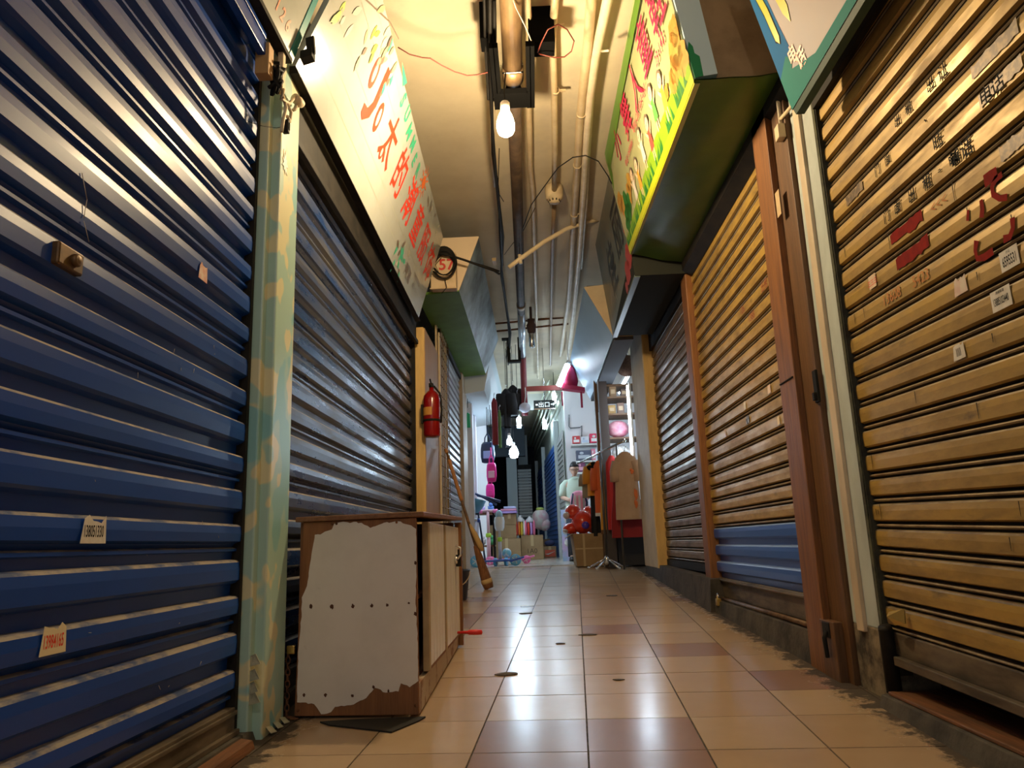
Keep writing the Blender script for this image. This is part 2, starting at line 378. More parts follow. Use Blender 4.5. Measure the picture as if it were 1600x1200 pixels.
# --- left sill
mb = MB(); mb.hexa([(-1.36, -1, -.1), (-1.10, -1, -.1), (-1.10, 3.32, .10), (-1.36, 3.32, .10), (-1.36, -1, .165), (-1.13, -1, .165), (-1.13, 3.02, .165), (-1.36, 3.02, .165)])
mb.hexa([(-1.13, 1.0, .10), (-1.075, 1.0, .10), (-1.075, 2.95, .12), (-1.13, 2.95, .12), (-1.13, 1.0, .150), (-1.085, 1.0, .142), (-1.085, 2.95, .150), (-1.13, 2.95, .158)], 1)
mb.hexa([(-1.13, 1.0, -.05), (-1.06, 1.0, -.05), (-1.06, 2.95, .08), (-1.13, 2.95, .08), (-1.13, 1.0, .10), (-1.065, 1.0, .10), (-1.065, 2.95, .115), (-1.13, 2.95, .115)], 2)
struct(mb.build('trim_2', [concrete, sill_wood, mat('broken pinkish brick', (.20, .10, .06), .9, col2=(.04, .03, .022), scale=9, bump=.4)]), 'worn timber and brick sill under the near blue shutter', 'sill')
mb = MB(); mb.hexa([(-1.36, 3.3, 0), (-1.13, 3.3, 0), (-1.13, 12, .45), (-1.36, 12, .45), (-1.36, 3.3, .2), (-1.14, 3.3, .2), (-1.14, 12, .52), (-1.36, 12, .52)])
struct(mb.build('trim_3', concrete), 'dark concrete kerb along the left side', 'kerb')

# --- pillar wrapped in cloud-pattern vinyl
def cloud_vinyl():
    m = mat('cloud print vinyl', (.42, .62, .55), .32, col2=(.74, .70, .45), scale=5.2, lo=.53, hi=.56, detail=1.5, col3=(.28, .56, .58), scale3=3.2, lo3=.58, hi3=.60, bump=.05, bscale=8, stretch=(1, 1.4, 1))
    return m
vinyl = cloud_vinyl()
pl = thing('pillar', 'square pillar wrapped in peeling pale green vinyl printed with clouds', 'pillar', (-1.15, 3.15, .12)); tag(pl, kind='structure')
mb = MB(); mb.box(-1.36, -1.09, 3.06, 3.31, .02, 3.2); mb.box(-1.36, -1.13, 3.015, 3.07, .02, 3.0)
mb.build('shaft', vinyl, pl, bevel=.008)
mb = MB(); random.seed(5)
for z in (.30, .345, .40, .26): 
    w = random.uniform(.02, .05); mb.prism([(-1.128, 3.012, z), (-1.128 + w, 3.0, z + .012), (-1.128 + w * .6, 2.995, z + .05), (-1.128, 3.012, z + .04)], (0, .003, 0))
for y in (3.10, 3.18, 3.26): mb.prism([(-1.089, y, .16), (-1.089, y + .06, .15), (-1.06, y + .04, .135), (-1.066, y - .01, .14)], (0, 0, .003))
mb.build('peeled_edge', mat('torn vinyl backing', (.62, .60, .42), .7, col2=(.4, .42, .3), scale=12), pl)
mb = MB(); q = onX(445, 256, -1.089); FS = Frame((-1.088, 0, 0), (-1.088, 1, 0), (-1.088, 0, 1)); pts = []
for i in range(18):
    t = 2 * math.pi * i / 18; r = (.026 if i % 2 else .052) * random.uniform(.75, 1.2); pts.append((q.y + r * math.cos(t) * .8, q.z + r * math.sin(t) * 1.2))
FS.slab(mb, pts, 0, .0015); o = mb.build('splat_sticker', mat('white gloss sticker', (.95, .95, .90), .3), pl); o['label'] = 'white splat-shaped sticker'
# cable junk clipped to the pillar top
jk = thing('cable_clamp', 'dusty clamp of cables, plug and small lamp holder tied to the pillar top', 'cable', (-1.06, 3.2, 2.7))
mb = MB(); A = onX(442, 100, -1.07); mb.box(-1.088, -1.062, A.y - .02, A.y + .015, 2.86, 3.07); mb.build('trunking', cream, jk, bevel=.004)
mb = MB(); g = lambda u, v, x=-1.06: onX(u, v, x)
for pth in (((443, 140), (440, 155), (452, 162), (462, 150), (468, 165), (458, 172)), ((442, 150), (447, 168), (442, 190), (440, 205)), ((447, 160), (455, 175), (453, 190), (449, 182)), ((459, 150), (464, 160), (460, 172))):
    mb.tube([g(u, v, -1.06 + .01 * (i % 2)) for i, (u, v) in enumerate(pth)], .008, 7)
mb.build('cable_knot', cream, jk)
mb = MB(); mb.lathe([(.0, -.03), (.022, -.03), (.024, .0), (.018, .03), (0, .03)], g(466, 158, -1.045), (.3, 1, 0), 12); mb.build('lamp_holder', cream, jk)
mb = MB(); q = g(447, 198); mb.obox(q, (0, 1, 0), (0, 0, 1), (1, 0, 0), .012, .032, .014); mb.obox(q + Vector((.012, 0, -.0)), (0, 1, 0), (0, 0, 1), (1, 0, 0), .006, .018, .006)
o = mb.build('plug', black_metal, jk, bevel=.003); o['label'] = 'black plug'
mb = MB(); mb.tube([g(388, 190, -1.13), g(410, 197, -1.125), g(432, 200, -1.085), g(442, 198, -1.08)], .0016, 5); mb.build('tie_wire', black_rubber, jk)
mb = MB(); q = onX(413, 98, -1.10); mb.box(-1.13, -1.07, q.y - .03, q.y + .03, q.z - .07, q.z + .08); o = mb.build('wood_block', tan_wood, org=q, bevel=.003)
tag(o, 'small wooden block wedged above the pillar under the first signboard', 'block')
mb = MB()
for i in range(9):
    a = q + Vector((.03, .06, -.05)); mb.tube([a + Vector((random.uniform(-.03, .03), random.uniform(-.04, .04), random.uniform(-.06, .08))) for _ in range(4)], .008, 6)
tag(mb.build('cable_bundle', black_rubber, org=q + Vector((.03, .06, -.1))), 'dark tangled bundle of cable ends beside the small wooden block', 'cable')

# ------------------------------------------------------------------ left signboards
sign_cream = mat('cream printed signboard', (.43, .445, .42), .26, coat=.2, col2=(.40, .41, .37), scale=3)
ink_orange = mat('orange print', (.75, .16, .03), .4); ink_green = mat('green print', (.05, .42, .24), .4); ink_olive = mat('olive print', (.36, .34, .20), .4)
ink_dk = mat('dark leaf print', (.16, .12, .09), .4); ink_lime = mat('lime print', (.45, .55, .08), .4); ink_teal = mat('teal print', (.0, .20, .20), .4); ink_grey = mat('grey leaf print', (.46, .45, .36), .4)
def board_part(parent, bn, bf, tf, tn, th, m, name='panel', edge=None):
    mb = MB(); bn, bf, tf, tn = map(Vector, (bn, bf, tf, tn)); n = (bf - bn).cross(tn - bn).normalized() * th
    mb.hexa([bn - n, bf - n, tf - n, tn - n, bn, bf, tf, tn]); return mb.build(name, m, parent)
s1 = thing('signboard', 'pale signboard with orange number ending 126, topmost and nearest on the left', 'sign', (-1.06, 1.8, 3.08))
board_part(s1, (-1.06, .2, 3.08), (-1.06, 3.08, 3.08), (-.80, 3.12, 3.9), (-.80, .2, 3.9), .03, sign_cream)
F1 = Frame((-1.06, .5, 3.08), (-1.06, 3.08, 3.08), (-.80, .5, 3.9))
mb = MB()
for t, u in (('2', 2.14), ('-', 2.235), ('1', 2.305), ('2', 2.37), ('6', 2.44)): F1.write(mb, t, u, .09, .082, .002, .02)
mb.build('lettering', ink_orange, s1)
mb = MB(); random.seed(11)
for i in range(14): F1.leaf(mb, random.uniform(2.1, 2.55), random.uniform(.25, .6), random.uniform(.08, .16), .05, random.uniform(4, 5.4), .0015, i % 3)
mb.build('printed_leaves', [ink_green, ink_grey, ink_olive], s1)
mb = MB(); F1.slab(mb, [(2.53, -.01), (2.585, -.01), (2.63, .85), (2.60, .85)], .0, .004); mb.build('edge_tape', ink_teal, s1)
mb = MB(); mb.box(-1.10, -1.05, .2, 3.06, 3.055, 3.08); mb.build('frame_rail', black_metal, s1)

s2 = thing('signboard', 'long cream signboard with red Chinese lettering and green SUMMER above the grimy blue-grey shutter', 'sign', (-1.06, 5, 3.05))
BN, BF, TF, TN = (-1.06, 3.14, 3.10), (-1.06, 6.93, 3.01), (-.81, 6.93, 3.83), (-.73, 3.14, 3.84)
F2 = Frame((-1.06, 3.2, 3.10), BF, (-.81, 6.93, 3.83)); 
F2.v = (Vector(TF) - Vector(BF)).normalized(); F2.n = F2.u.cross(F2.v).normalized(); 
# the board is very slightly twisted: near its near end it stands proud, so lettering follows the local surface
F2o = F2.p
def f2p(u, v, h=0.0):
    t = max(0, min(1, (u + .06) / 3.79)); a = Vector(BN).lerp(Vector(BF), t); b = Vector(TN).lerp(Vector(TF), t)
    d = (b - a); nrm = (Vector(BF) - Vector(BN)).cross(d).normalized(); return a + d.normalized() * v + nrm * h
F2.p = f2p
mb = MB(); nu, nv = 30, 6; gp_ = []
for h_ in (0.0, -.03):
    for i in range(nu + 1):
        for j in range(nv + 1):
            t = i / nu; a = Vector(BN).lerp(Vector(BF), t); b = Vector(TN).lerp(Vector(TF), t); gp_.append(a.lerp(b, j / nv) + Vector((h_, 0, 0)))
q_ = (nu + 1) * (nv + 1); I_ = lambda i, j, k: k * q_ + i * (nv + 1) + j; fc = []
for i in range(nu):
    for j in range(nv): fc += [(I_(i, j, 0), I_(i + 1, j, 0), I_(i + 1, j + 1, 0), I_(i, j + 1, 0)), (I_(i, j, 1), I_(i, j + 1, 1), I_(i + 1, j + 1, 1), I_(i + 1, j, 1))]
    fc += [(I_(i, 0, 0), I_(i, 0, 1), I_(i + 1, 0, 1), I_(i + 1, 0, 0)), (I_(i, nv, 0), I_(i + 1, nv, 0), I_(i + 1, nv, 1), I_(i, nv, 1))]
for j in range(nv): fc += [(I_(0, j, 0), I_(0, j + 1, 0), I_(0, j + 1, 1), I_(0, j, 1)), (I_(nu, j, 0), I_(nu, j, 1), I_(nu, j + 1, 1), I_(nu, j + 1, 0))]
mb.add(gp_, fc); mb.build('panel', sign_cream, s2)
mb = MB()
for t, u, v in (('太', 1.36, .52), ('的', 1.80, .52), ('潮', 2.24, .52), ('童', 2.67, .52), ('服', 3.08, .52), ('饰', 3.48, .51)): F2.write(mb, t, u, v - .03, .36, .0018, .014, 0, sx=.85)
# first character drawn as a hooked stroke between two ring drops
pts = [(.86, .70), (.92, .70), (.93, .46), (.90, .36), (.82, .29), (.77, .31), (.76, .37), (.83, .38), (.87, .45)]; F2.poly(mb, pts, .003, 0)
for (a, b) in ((.72, .55), (1.03, .45)):
    F2.blob(mb, a, b, .05, .10, .003, 1, 16, .1); F2.blob(mb, a, b, .025, .06, .0036, 2, 16, .1)
F2.blob(mb, 1.30, .36, .035, .05, .0032, 1); F2.blob(mb, 1.30, .36, .018, .03, .0038, 2)
mb.build('lettering', [ink_red, ink_red, sign_cream], s2)
mb = MB()
for i, t in enumerate('SUMMER'): F2.write(mb, t, 1.30 + i * .172, .765 - .014 * i + (.02 if i % 2 else 0), .155, .003, .03, 0, sx=.85, rot=-.12 + .2 * (i % 2) - .1)
mb.build('green_lettering', ink_green, s2)
mb = MB(); F2.blob(mb, 2.42, .755, .055, .055, .0032, 0, 16)
for i in range(11):
    t = 2 * math.pi * i / 11; c_, q_ = math.cos(t), math.sin(t); F2.poly(mb, [(2.42 + .075 * c_ - .012 * q_, .755 + .075 * q_ + .012 * c_), (2.42 + .15 * c_, .755 + .15 * q_), (2.42 + .075 * c_ + .012 * q_, .755 + .075 * q_ - .012 * c_)], .003, 0)
mb.build('printed_sun', ink_orange, s2)
mb = MB(); random.seed(21)
br = [(.05, .62), (.2, .64), (.42, .74), (.62, .83), (.83, .88)]
for a, b in zip(br, br[1:]): F2.poly(mb, [(a[0], a[1] - .006), (b[0], b[1] - .005), (b[0], b[1] + .005), (a[0], a[1] + .006)], .0025, 4)
for i in range(46):
    u = random.uniform(.0, 1.0); v = random.uniform(.40, .86) + .1 * u
    if u > .5 and v < .6: continue
    F2.leaf(mb, u, min(v, .82), random.uniform(.06, .12), random.uniform(.03, .048), random.uniform(3.9, 5.2), .0015 + .0001 * i, random.choice([0, 1, 2, 2, 3, 4]))
F2.poly(mb, [(1.02, .86), (1.2, .80), (1.24, .86)], .0024, 0)
for i in range(16):
    F2.leaf(mb, random.uniform(2.35, 2.75), random.uniform(.02, .22), random.uniform(.07, .14), .045, random.uniform(0, 6.3), .0016 + .0001 * i, random.choice([0, 0, 1, 4]))
for i in range(10): F2.leaf(mb, random.uniform(2.75, 3.5), random.uniform(.70, .80), random.uniform(.06, .1), .03, random.uniform(0, 3), .0016, random.choice([1, 4]))
mb.build('printed_leaves', [ink_green, ink_grey, ink_olive, ink_lime, ink_dk], s2)
mb = MB(); F2.write(mb, '潮流', 2.86, .12, .13, .003, .02, 0); F2.write(mb, '13985123126', 3.22, .2, .06, .003, .01, 0); F2.write(mb, 'C区1-126', 3.22, .12, .05, .003, .005, 0)
mb.build('small_print', ink_dk, s2)
mb = MB()
for v in (.14, .26, .40, .62, .74): F2.poly(mb, [(-.05, v), (3.7, v), (3.7, v + .0016), (-.05, v + .0016)], .001)
mb.build('plank_grooves', ink_olive, s2)
mb = MB(); mb.hexa([(-1.095, 3.14, 3.06), (-1.045, 3.14, 3.06), (-1.045, 6.93, 2.97), (-1.095, 6.93, 2.97), (-1.095, 3.14, 3.10), (-1.06, 3.14, 3.10), (-1.06, 6.93, 3.01), (-1.095, 6.93, 3.01)]); mb.build('frame_rail', black_metal, s2)
mb = MB(); q = Vector((-1.0, 3.13, 3.14)); mb.obox(q, (0, 1, 0), (1, 0, .3), (0, 0, 1), .03, .03, .02); mb.obox(q + Vector((.02, -.02, .04)), (0, 1, .4), (1, 0, .3), (0, -.4, 1), .012, .02, .04); o = mb.build('clip_bracket', black_metal, s2, bevel=.003)

# ------------------------------------------------------------------ right: near gold shutter
sh = thing('roller_shutter', 'dirty yellow roller shutter nearest on the right, scrawled with red and black writing', 'shutter', (1.45, 2, .4))
PR = .1037
SHR = .030
c = curtain(1.448, -1, -1.0, 3.26, 3.0, .42, PR, prof_bead(PR), shear=SHR, zphase=.423, seg=12, yref=3.27, tilt=.0016)
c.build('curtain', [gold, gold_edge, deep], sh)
def shz(z, y): return z + SHR * (y - 3.27)
mb = MB(); mb.hexa([(1.43, -1, shz(.335, -1)), (1.46, -1, shz(.335, -1)), (1.46, 3.26, .335), (1.43, 3.26, .335), (1.43, -1, shz(.425, -1)), (1.46, -1, shz(.425, -1)), (1.46, 3.26, .425), (1.43, 3.26, .425)])
mb.hexa([(1.405, -1, shz(.30, -1)), (1.47, -1, shz(.30, -1)), (1.47, 3.2, .30), (1.405, 3.2, .30), (1.405, -1, shz(.335, -1)), (1.47, -1, shz(.335, -1)), (1.47, 3.2, .335), (1.405, 3.2, .335)])
mb.build('bottom_rail', rail_grime, sh, bevel=.004)
mb = MB(); mb.box(1.41, 1.5, 3.255, 3.30, .25, 3.0); mb.build('guide_channel', mat('mossy dark metal', (.04, .04, .025), .8, col2=(.015, .014, .01), scale=12), sh)
mb = MB(); mb.box(1.40, 1.62, -1, 3.25, 2.86, 3.3); mb.box(1.395, 1.42, -1, 3.25, 2.80, 2.88); mb.build('shutter_box', black_metal, sh)
FR = Frame((1.4222, 0, 0), (1.4222, -1, 0), (1.4222, 0, 1))
def fr_slats(y): return shz(.423, y)
def snap(y, z):   # centre of the slat face nearest to z
    k = round((z - shz(.423, y) - PR * .67) / PR); return shz(.423, y) + k * PR + PR * .67
mb = MB()
for t, u_, v_, s_ in (('门', 1388, 355, .065), ('面', 1405, 340, .065), ('出', 1427, 320, .07), ('租', 1451, 301, .075), ('=', 1471, 285, .04), ('电', 1493, 268, .07), ('话', 1513, 247, .085),
                      ('旺', 1469, 240, .08), ('铺', 1488, 224, .07), ('门', 1368, 247, .06), ('面', 1384, 232, .06), ('出', 1405, 206, .06), ('租', 1422, 186, .06), ('、', 1443, 172, .06), ('出', 1457, 152, .065), ('让', 1476, 130, .08), ('电', 1545, 170, .08), ('话', 1562, 150, .08)):
    q = onX(u_, v_, 1.4222); FR.write(mb, t, -q.y, snap(q.y, q.z), s_ * .8, .0006, .012, rot=-SHR + random.uniform(-.1, .1))
for k in range(26):   # drips and ticks of black paint
    y = random.choice([3.2, 3.18, 3.12, 2.75, 2.35, 2.3, 2.1]) + random.uniform(-.05, .05); z = snap(y, random.uniform(.5, 2.3)); l = random.uniform(.01, .035)
    FR.poly(mb, [(-y - .0012, z - l), (-y + .0012, z - l), (-y + .003, z + l), (-y - .002, z + l)], .0006)
o = mb.build('black_scrawl', ink_black, sh); o['label'] = 'black brushed Chinese writing'
mb = MB(); red_paint = mat('dried dark red paint', (.30, .014, .008), .85, col2=(.20, .010, .008), scale=20, spec=.15)
random.seed(13)
def brush(pts, w):   # a paint stroke that lies on the slat faces
    for (a, b) in zip(pts, pts[1:]):
        A, B = onX(*a, 1.4222), onX(*b, 1.4222); n = max(2, int((A - B).length / .012))
        for i in range(n):
            p, q = A.lerp(B, i / n), A.lerp(B, (i + 1.15) / n)
            zc = p.z; k = ((zc - shz(.423, p.y)) / PR) % 1
            if k < .36: continue
            d = Vector((0, q.z - p.z, -(q.y - p.y))); d = Vector((0, -(q.z - p.z), (q.y - p.y))); d = d.normalized() * w if d.length > 0 else Vector((0, 0, w))
            j = random.uniform(.8, 1.15)
            mb.add([p - d * j, q - d * j, q + d * j, p + d * j], [(0, 1, 2, 3)])
for (u_, v_, w_) in ((1418, 373, .036), (1426, 403, .036)):
    q = onX(u_, v_, 1.4222); zc = snap(q.y, q.z)
    pts = []
    for i in range(13): pts.append((-q.y - .12 + .02 * i, zc + .026 + random.uniform(-.006, .004)))
    for i in range(13): pts.append((-q.y + .12 - .02 * i, zc - .024 + random.uniform(-.006, .012)))
    FR.poly(mb, pts, .0007)
for pts_, w_ in ((((1566, 272), (1556, 280), (1550, 292), (1552, 304), (1562, 310), (1574, 308)), .011), (((1533, 312), (1535, 326), (1534, 340)), .010), (((1513, 328), (1512, 345)), .007), (((1526, 376), (1524, 392), (1527, 404), (1538, 402), (1552, 392)), .011), (((1582, 340), (1583, 356), (1578, 370), (1568, 374)), .011), (((1538, 284), (1548, 276), (1558, 268)), .018)):
    Q = [onX(a, b, 1.4222) for a, b in pts_]; L_, R2_ = [], []
    for n_, p in enumerate(Q):
        t_ = Q[min(n_ + 1, len(Q) - 1)] - Q[max(n_ - 1, 0)]; d_ = Vector((0, -t_.z, t_.y)).normalized() * w_ * random.uniform(.8, 1.2)
        L_.append((-(p + d_).y, (p + d_).z)); R2_.append((-(p - d_).y, (p - d_).z))
    for n_ in range(len(Q) - 1): FR.poly(mb, [L_[n_], L_[n_ + 1], R2_[n_ + 1], R2_[n_]], .0007)
o = mb.build('red_paint', red_paint, sh); o['label'] = 'dark red paint daubs and numerals'
mb = MB()
for t, u_, v_ in (('13608', 1395, 472), ('5423', 1440, 447), ('<<<', 1468, 327)):
    q = onX(u_, v_, 1.4222); FR.write(mb, t, -q.y, snap(q.y, q.z), .06, .0006, 0, rot=-SHR)
o = mb.build('orange_scrawl', mat('faint orange chalk', (.55, .20, .05), .8), sh); o['label'] = 'faint orange chalk numbers'
for (u_, v_, w, h, body, ink, lab, torn, bg, ex) in ((1580, 419, .085, .062, '6595531', ink_black, 'white sticker with black number 6595531', False, None, '办证'), (1567, 481, .095, .064, '13885103440', ink_black, 'white sticker with number 13885103440', False, None, '疏通管道'),
        (1503, 463, .075, .058, '', ink_red, 'faded pinkish white sticker', True, mat('faded pink paper', (.72, .50, .42), .7, col2=(.78, .68, .56), scale=25), None), (1365, 452, .062, .055, '三三三', ink_red, 'small pink gridded sticker by the pillar', False, mat('pale pink paper', (.72, .55, .38), .7), None),
        (1500, 560, .07, .055, '|||||', ink_black, 'torn curled sticker with black stripes', True, None, None)):
    q = onX(u_, v_, 1.4222); digits_sticker(sh, FR, -q.y, snap(q.y, q.z), w, h, body, ink, lab, torn, .52 if body != '6595531' else .68, ex, bg)
# grime patches on two slats
mb = MB()
for (u0, v0, u1, v1) in ((1320, 300, 1345, 270), (1515, 100, 1590, 40), (1530, 160, 1600, 110), (1560, 230, 1600, 200)):
    A, B = onX(u0, v0, 1.4222), onX(u1, v1, 1.4222); L_ = abs(A.y - B.y); n = 12; pts = []
    zc = snap((A.y + B.y) / 2, (A.z + B.z) / 2); y0 = max(A.y, B.y)
    for i in range(n): pts.append((-y0 + L_ * i / (n - 1), zc + .027 * random.uniform(.6, 1.05)))
    for i in range(n): pts.append((-y0 + L_ * (1 - i / (n - 1)), zc - .025 * random.uniform(.7, 1.05)))
    FR.poly(mb, pts, .0005)
mb.build('grime_patches', mat('brown grime', (.09, .055, .03), .45, .2, col2=(.22, .14, .06), scale=40, lo=.45, hi=.6), sh)

# sill and gap under it
mb = MB(); mb.hexa([(1.33, -1, -.1), (1.9, -1, -.1), (1.9, 3.25, .1), (1.33, 3.25, .1), (1.36, -1, .135), (1.9, -1, .135), (1.9, 3.25, .185), (1.36, 3.25, .185)])
mb.hexa([(1.375, -1, .135), (1.60, -1, .135), (1.60, 3.22, .185), (1.375, 3.22, .185), (1.375, -1, .150), (1.60, -1, .150), (1.60, 3.22, .200), (1.375, 3.22, .200)], 1)
struct(mb.build('trim_4', [concrete, sill_wood], bevel=.004), 'red-brown timber sill on concrete under the near yellow shutter', 'sill')

# --- pale pillar with beige strip
pl = thing('pillar', 'pale blue-white pillar with a beige trunking strip, between the yellow shutters', 'pillar', (1.45, 3.4, .1)); tag(pl, kind='structure')
peel = mat('peeling pale blue paint', (.50, .56, .54), .6, col2=(.40, .45, .43), scale=5, bump=.25, bscale=18, stretch=(1, 1, .5), col3=(.22, .18, .12), scale3=5, lo3=.66, hi3=.72)
mb = MB(); mb.box(1.42, 1.62, 3.28, 3.60, .42, 3.25); mb.build('shaft', peel, pl, bevel=.01)
mb = MB(); mb.box(1.419, 1.62, 3.275, 3.60, .05, .43); o = mb.build('plinth', mat('crumbling plaster', (.28, .22, .14), .9, col2=(.05, .04, .03), scale=6, lo=.4, hi=.6, bump=.6, bscale=25), pl, bevel=.012)
mb = MB(); mb.box(1.402, 1.425, 3.445, 3.515, .40, 3.05); mb.build('trunking', mat('beige trunking', (.66, .53, .37), .55, col2=(.5, .4, .27), scale=6, stretch=(1, 1, .4)), pl, bevel=.004)
mb = MB(); mb.box(1.405, 1.43, 3.262, 3.285, .3, 3.0); mb.build('mossy_edge', mat('mossy plaster edge', (.10, .10, .055), .9, col2=(.03, .03, .02), scale=10, bump=.5, bscale=30), pl)

# --- big timber post, thin post
mb = MB(); mb.box(1.36, 1.62, 3.80, 4.04, .02, 3.32, 0); mb.box(1.395, 1.62, 3.60, 3.80, .02, 3.2, 1); mb.box(1.355, 1.40, 3.66, 3.84, .02, .42, 1); mb.box(1.353, 1.37, 3.82, 4.03, 1.62, 1.628, 2)
struct(mb.build('trim_5', [orange_wood, brown_wood, black_metal], bevel=.006), 'thick orange-brown timber door post beside the pale pillar', 'post')
mb = MB(); mb.box(1.39, 1.60, 6.26, 6.46, .25, 3.3); struct(mb.build('trim_6', orange_wood, bevel=.01), 'slim red-brown timber post between the two brown shutters', 'post')
mb = MB(); q = onX(1275, 607, 1.39); mb.box(1.385, 1.398, q.y - .025, q.y + .02, q.z - .07, q.z + .09); mb.box(1.37, 1.39, q.y - .015, q.y + .01, q.z - .06, q.z - .02)
tag(mb.build('strike_plate', black_metal, bevel=.003), 'black iron strike plate let into the timber post', 'latch')
mb = MB(); q = onX(1216, 318, 1.359); mb.box(1.358, 1.3605, q.y - .03, q.y + .03, q.z - .07, q.z + .07); tag(mb.build('paper_label', mat('yellowed paper label', (.55, .40, .22), .8), org=q), 'small yellowed paper label pasted on the timber post', 'label')
# conduit and switch on the big post
cs = thing('wall_switch', 'cream switch box on a conduit fixed to the timber post', 'switch', (1.35, 3.6, 2.9))
mb = MB(); A = onX(1210, 120, 1.38); B = onX(1220, 205, 1.38); mb.tube([(1.385, A.y, 3.3), (1.385, (A.y + B.y) / 2, B.z + .03)], .012, 8); mb.build('conduit', pvc_white, cs)
mb = MB(); mb.box(1.355, 1.395, (A.y + B.y) / 2 - .03, (A.y + B.y) / 2 + .03, B.z - .05, B.z + .03); mb.build('box', cream, cs, bevel=.005)
mb = MB(); q = onX(1242, 160, 1.39); mb.tube([(1.385, (A.y + B.y) / 2, q.z + .03), q, q + Vector((0, -.08, -.03))], .01, 7); mb.ball(q + Vector((0, -.05, 0)), .022); mb.build('cable_joint', cream, cs)

# --- right: middle shutter, gold above, one blue section below
sh = thing('roller_shutter', 'yellow-brown roller shutter with a blue section at its foot', 'shutter', (1.47, 5.1, .35))
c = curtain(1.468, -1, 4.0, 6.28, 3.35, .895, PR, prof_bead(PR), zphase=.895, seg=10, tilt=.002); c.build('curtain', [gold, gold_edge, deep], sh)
c = curtain(1.468, -1, 4.0, 6.28, .89, .50, .13, prof_wide(.13), zphase=.505, seg=6, tilt=.003); o = c.build('blue_slats', [mat('clean blue enamel', (.015, .09, .42), .3, .2), mat('scuffed blue edge', (.2, .3, .55), .4, .2)], sh); o['label'] = 'bright blue lowest slats'
mb = MB(); mb.box(1.45, 1.48, 4.0, 6.28, .36, .505); mb.box(1.425, 1.48, 4.0, 6.28, .485, .50); mb.build('bottom_rail', rail_grime, sh, bevel=.004)
mb = MB(); mb.tube([(1.415, 3.95, .355), (1.415, 6.25, .355)], .016, 8); mb.build('locking_bar', mat('rusty bar', (.20, .12, .07), .55, .4, col2=(.08, .05, .03), scale=12), sh)
mb = MB(); q = onX(1296, 985, 1.37); mb.box(1.35, 1.39, q.y - .05, q.y + .04, q.z - .03, q.z + .04); mb.tube([(1.35, q.y - .02, q.z), (1.335, q.y - .02, q.z - .03), (1.34, q.y - .02, q.z - .12)], .011, 8); mb.build('hasp', black_metal, sh, bevel=.004)
mb = MB(); mb.box(1.45, 1.62, 3.98, 6.3, 3.2, 3.5); mb.build('shutter_box', black_metal, sh)
FM = Frame((1.4412, 0, 0), (1.4412, -1, 0), (1.4412, 0, 1))
for (u_, v_, w, h, lab, bg) in ((1163, 628, .05, .06, 'small grey sticker', None), (1201, 602, .06, .055, 'torn pink sticker', MATS['faded pink paper']), (1168, 655, .08, .05, 'dark label with white marks', mat('dark label', (.06, .05, .045), .5, col2=(.5, .48, .42), scale=40, lo=.55, hi=.6)), (1133, 671, .04, .06, 'narrow pinkish sticker', MATS['faded pink paper']), (1216, 653, .045, .055, 'yellowed scrap of paper', MATS['cream paper'])):
    q = onX(u_, v_, 1.4412); k = round((q.z - .895 - PR * .67) / PR); digits_sticker(sh, FM, -q.y, .895 + k * PR + PR * .67, w, h, '', ink_black, lab, True, bg=bg)
mb = MB()
for t, u_, v_ in (('126', 1160, 485), ('出租', 1195, 455), ('1388', 1175, 500)):
    q = onX(u_, v_, 1.4412); k = round((q.z - .895 - PR * .67) / PR); FM.write(mb, t, -q.y, .895 + k * PR + PR * .67, .07, .0006, .0)
mb.build('red_scrawl', mat('faded red paint', (.30, .06, .03), .6), sh)
pk = thing('padlock', 'brass padlock at the foot of the slim post', 'padlock', onX(1122, 945, 1.36))
q = onX(1122, 938, 1.36); mb = MB(); mb.box(q.x - .015, q.x + .02, q.y - .03, q.y + .03, q.z - .04, q.z + .015); mb.build('body', brass, pk, bevel=.006)
mb = MB(); mb.tube([q + Vector((0, -.018, .01)), q + Vector((0, -.018, .035)), q + Vector((0, 0, .05)), q + Vector((0, .018, .035)), q + Vector((0, .018, .01))], .006, 8); mb.build('shackle', steel, pk)

# --- right: far dark shutter
sh = thing('roller_shutter', 'dark brown roller shutter between the slim post and the beige post', 'shutter', (1.47, 7.5, .5))
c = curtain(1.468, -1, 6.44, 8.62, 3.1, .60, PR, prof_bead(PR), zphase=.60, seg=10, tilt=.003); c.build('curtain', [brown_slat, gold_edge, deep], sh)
mb = MB(); mb.box(1.44, 1.48, 6.44, 8.62, .53, .60); mb.build('bottom_rail', black_metal, sh)
mb = MB(); mb.box(1.42, 1.62, 6.44, 8.62, 3.0, 3.3); mb.build('shutter_box', black_metal, sh)
# kerbs
mb = MB(); mb.hexa([(1.36, 3.98, .05), (1.9, 3.98, .05), (1.9, 6.3, .15), (1.335, 6.3, .15), (1.385, 3.98, .335), (1.9, 3.98, .335), (1.9, 6.3, .345), (1.36, 6.3, .345)])
struct(mb.build('trim_7', concrete), 'black grimy kerb under the shutter with the blue foot', 'kerb')
mb = MB(); mb.hexa([(1.30, 6.0, .15), (1.9, 6.4, .15), (1.9, 9.7, .3), (1.34, 9.7, .3), (1.345, 6.1, .50), (1.9, 6.4, .50), (1.9, 9.7, .55), (1.36, 9.7, .55)])
struct(mb.build('trim_8', mat('grey cement kerb', (.085, .068, .05), .8, col2=(.035, .03, .024), scale=6, bump=.4)), 'grey cement kerb under the dark brown shutter', 'kerb')
mb = MB(); mb.box(1.35, 1.62, 8.66, 9.75, .5, 3.4, 1); mb.box(1.345, 1.62, 8.62, 8.66, .5, 3.4, 0); mb.box(1.338, 1.36, 8.64, 8.70, .5, 3.35, 1)
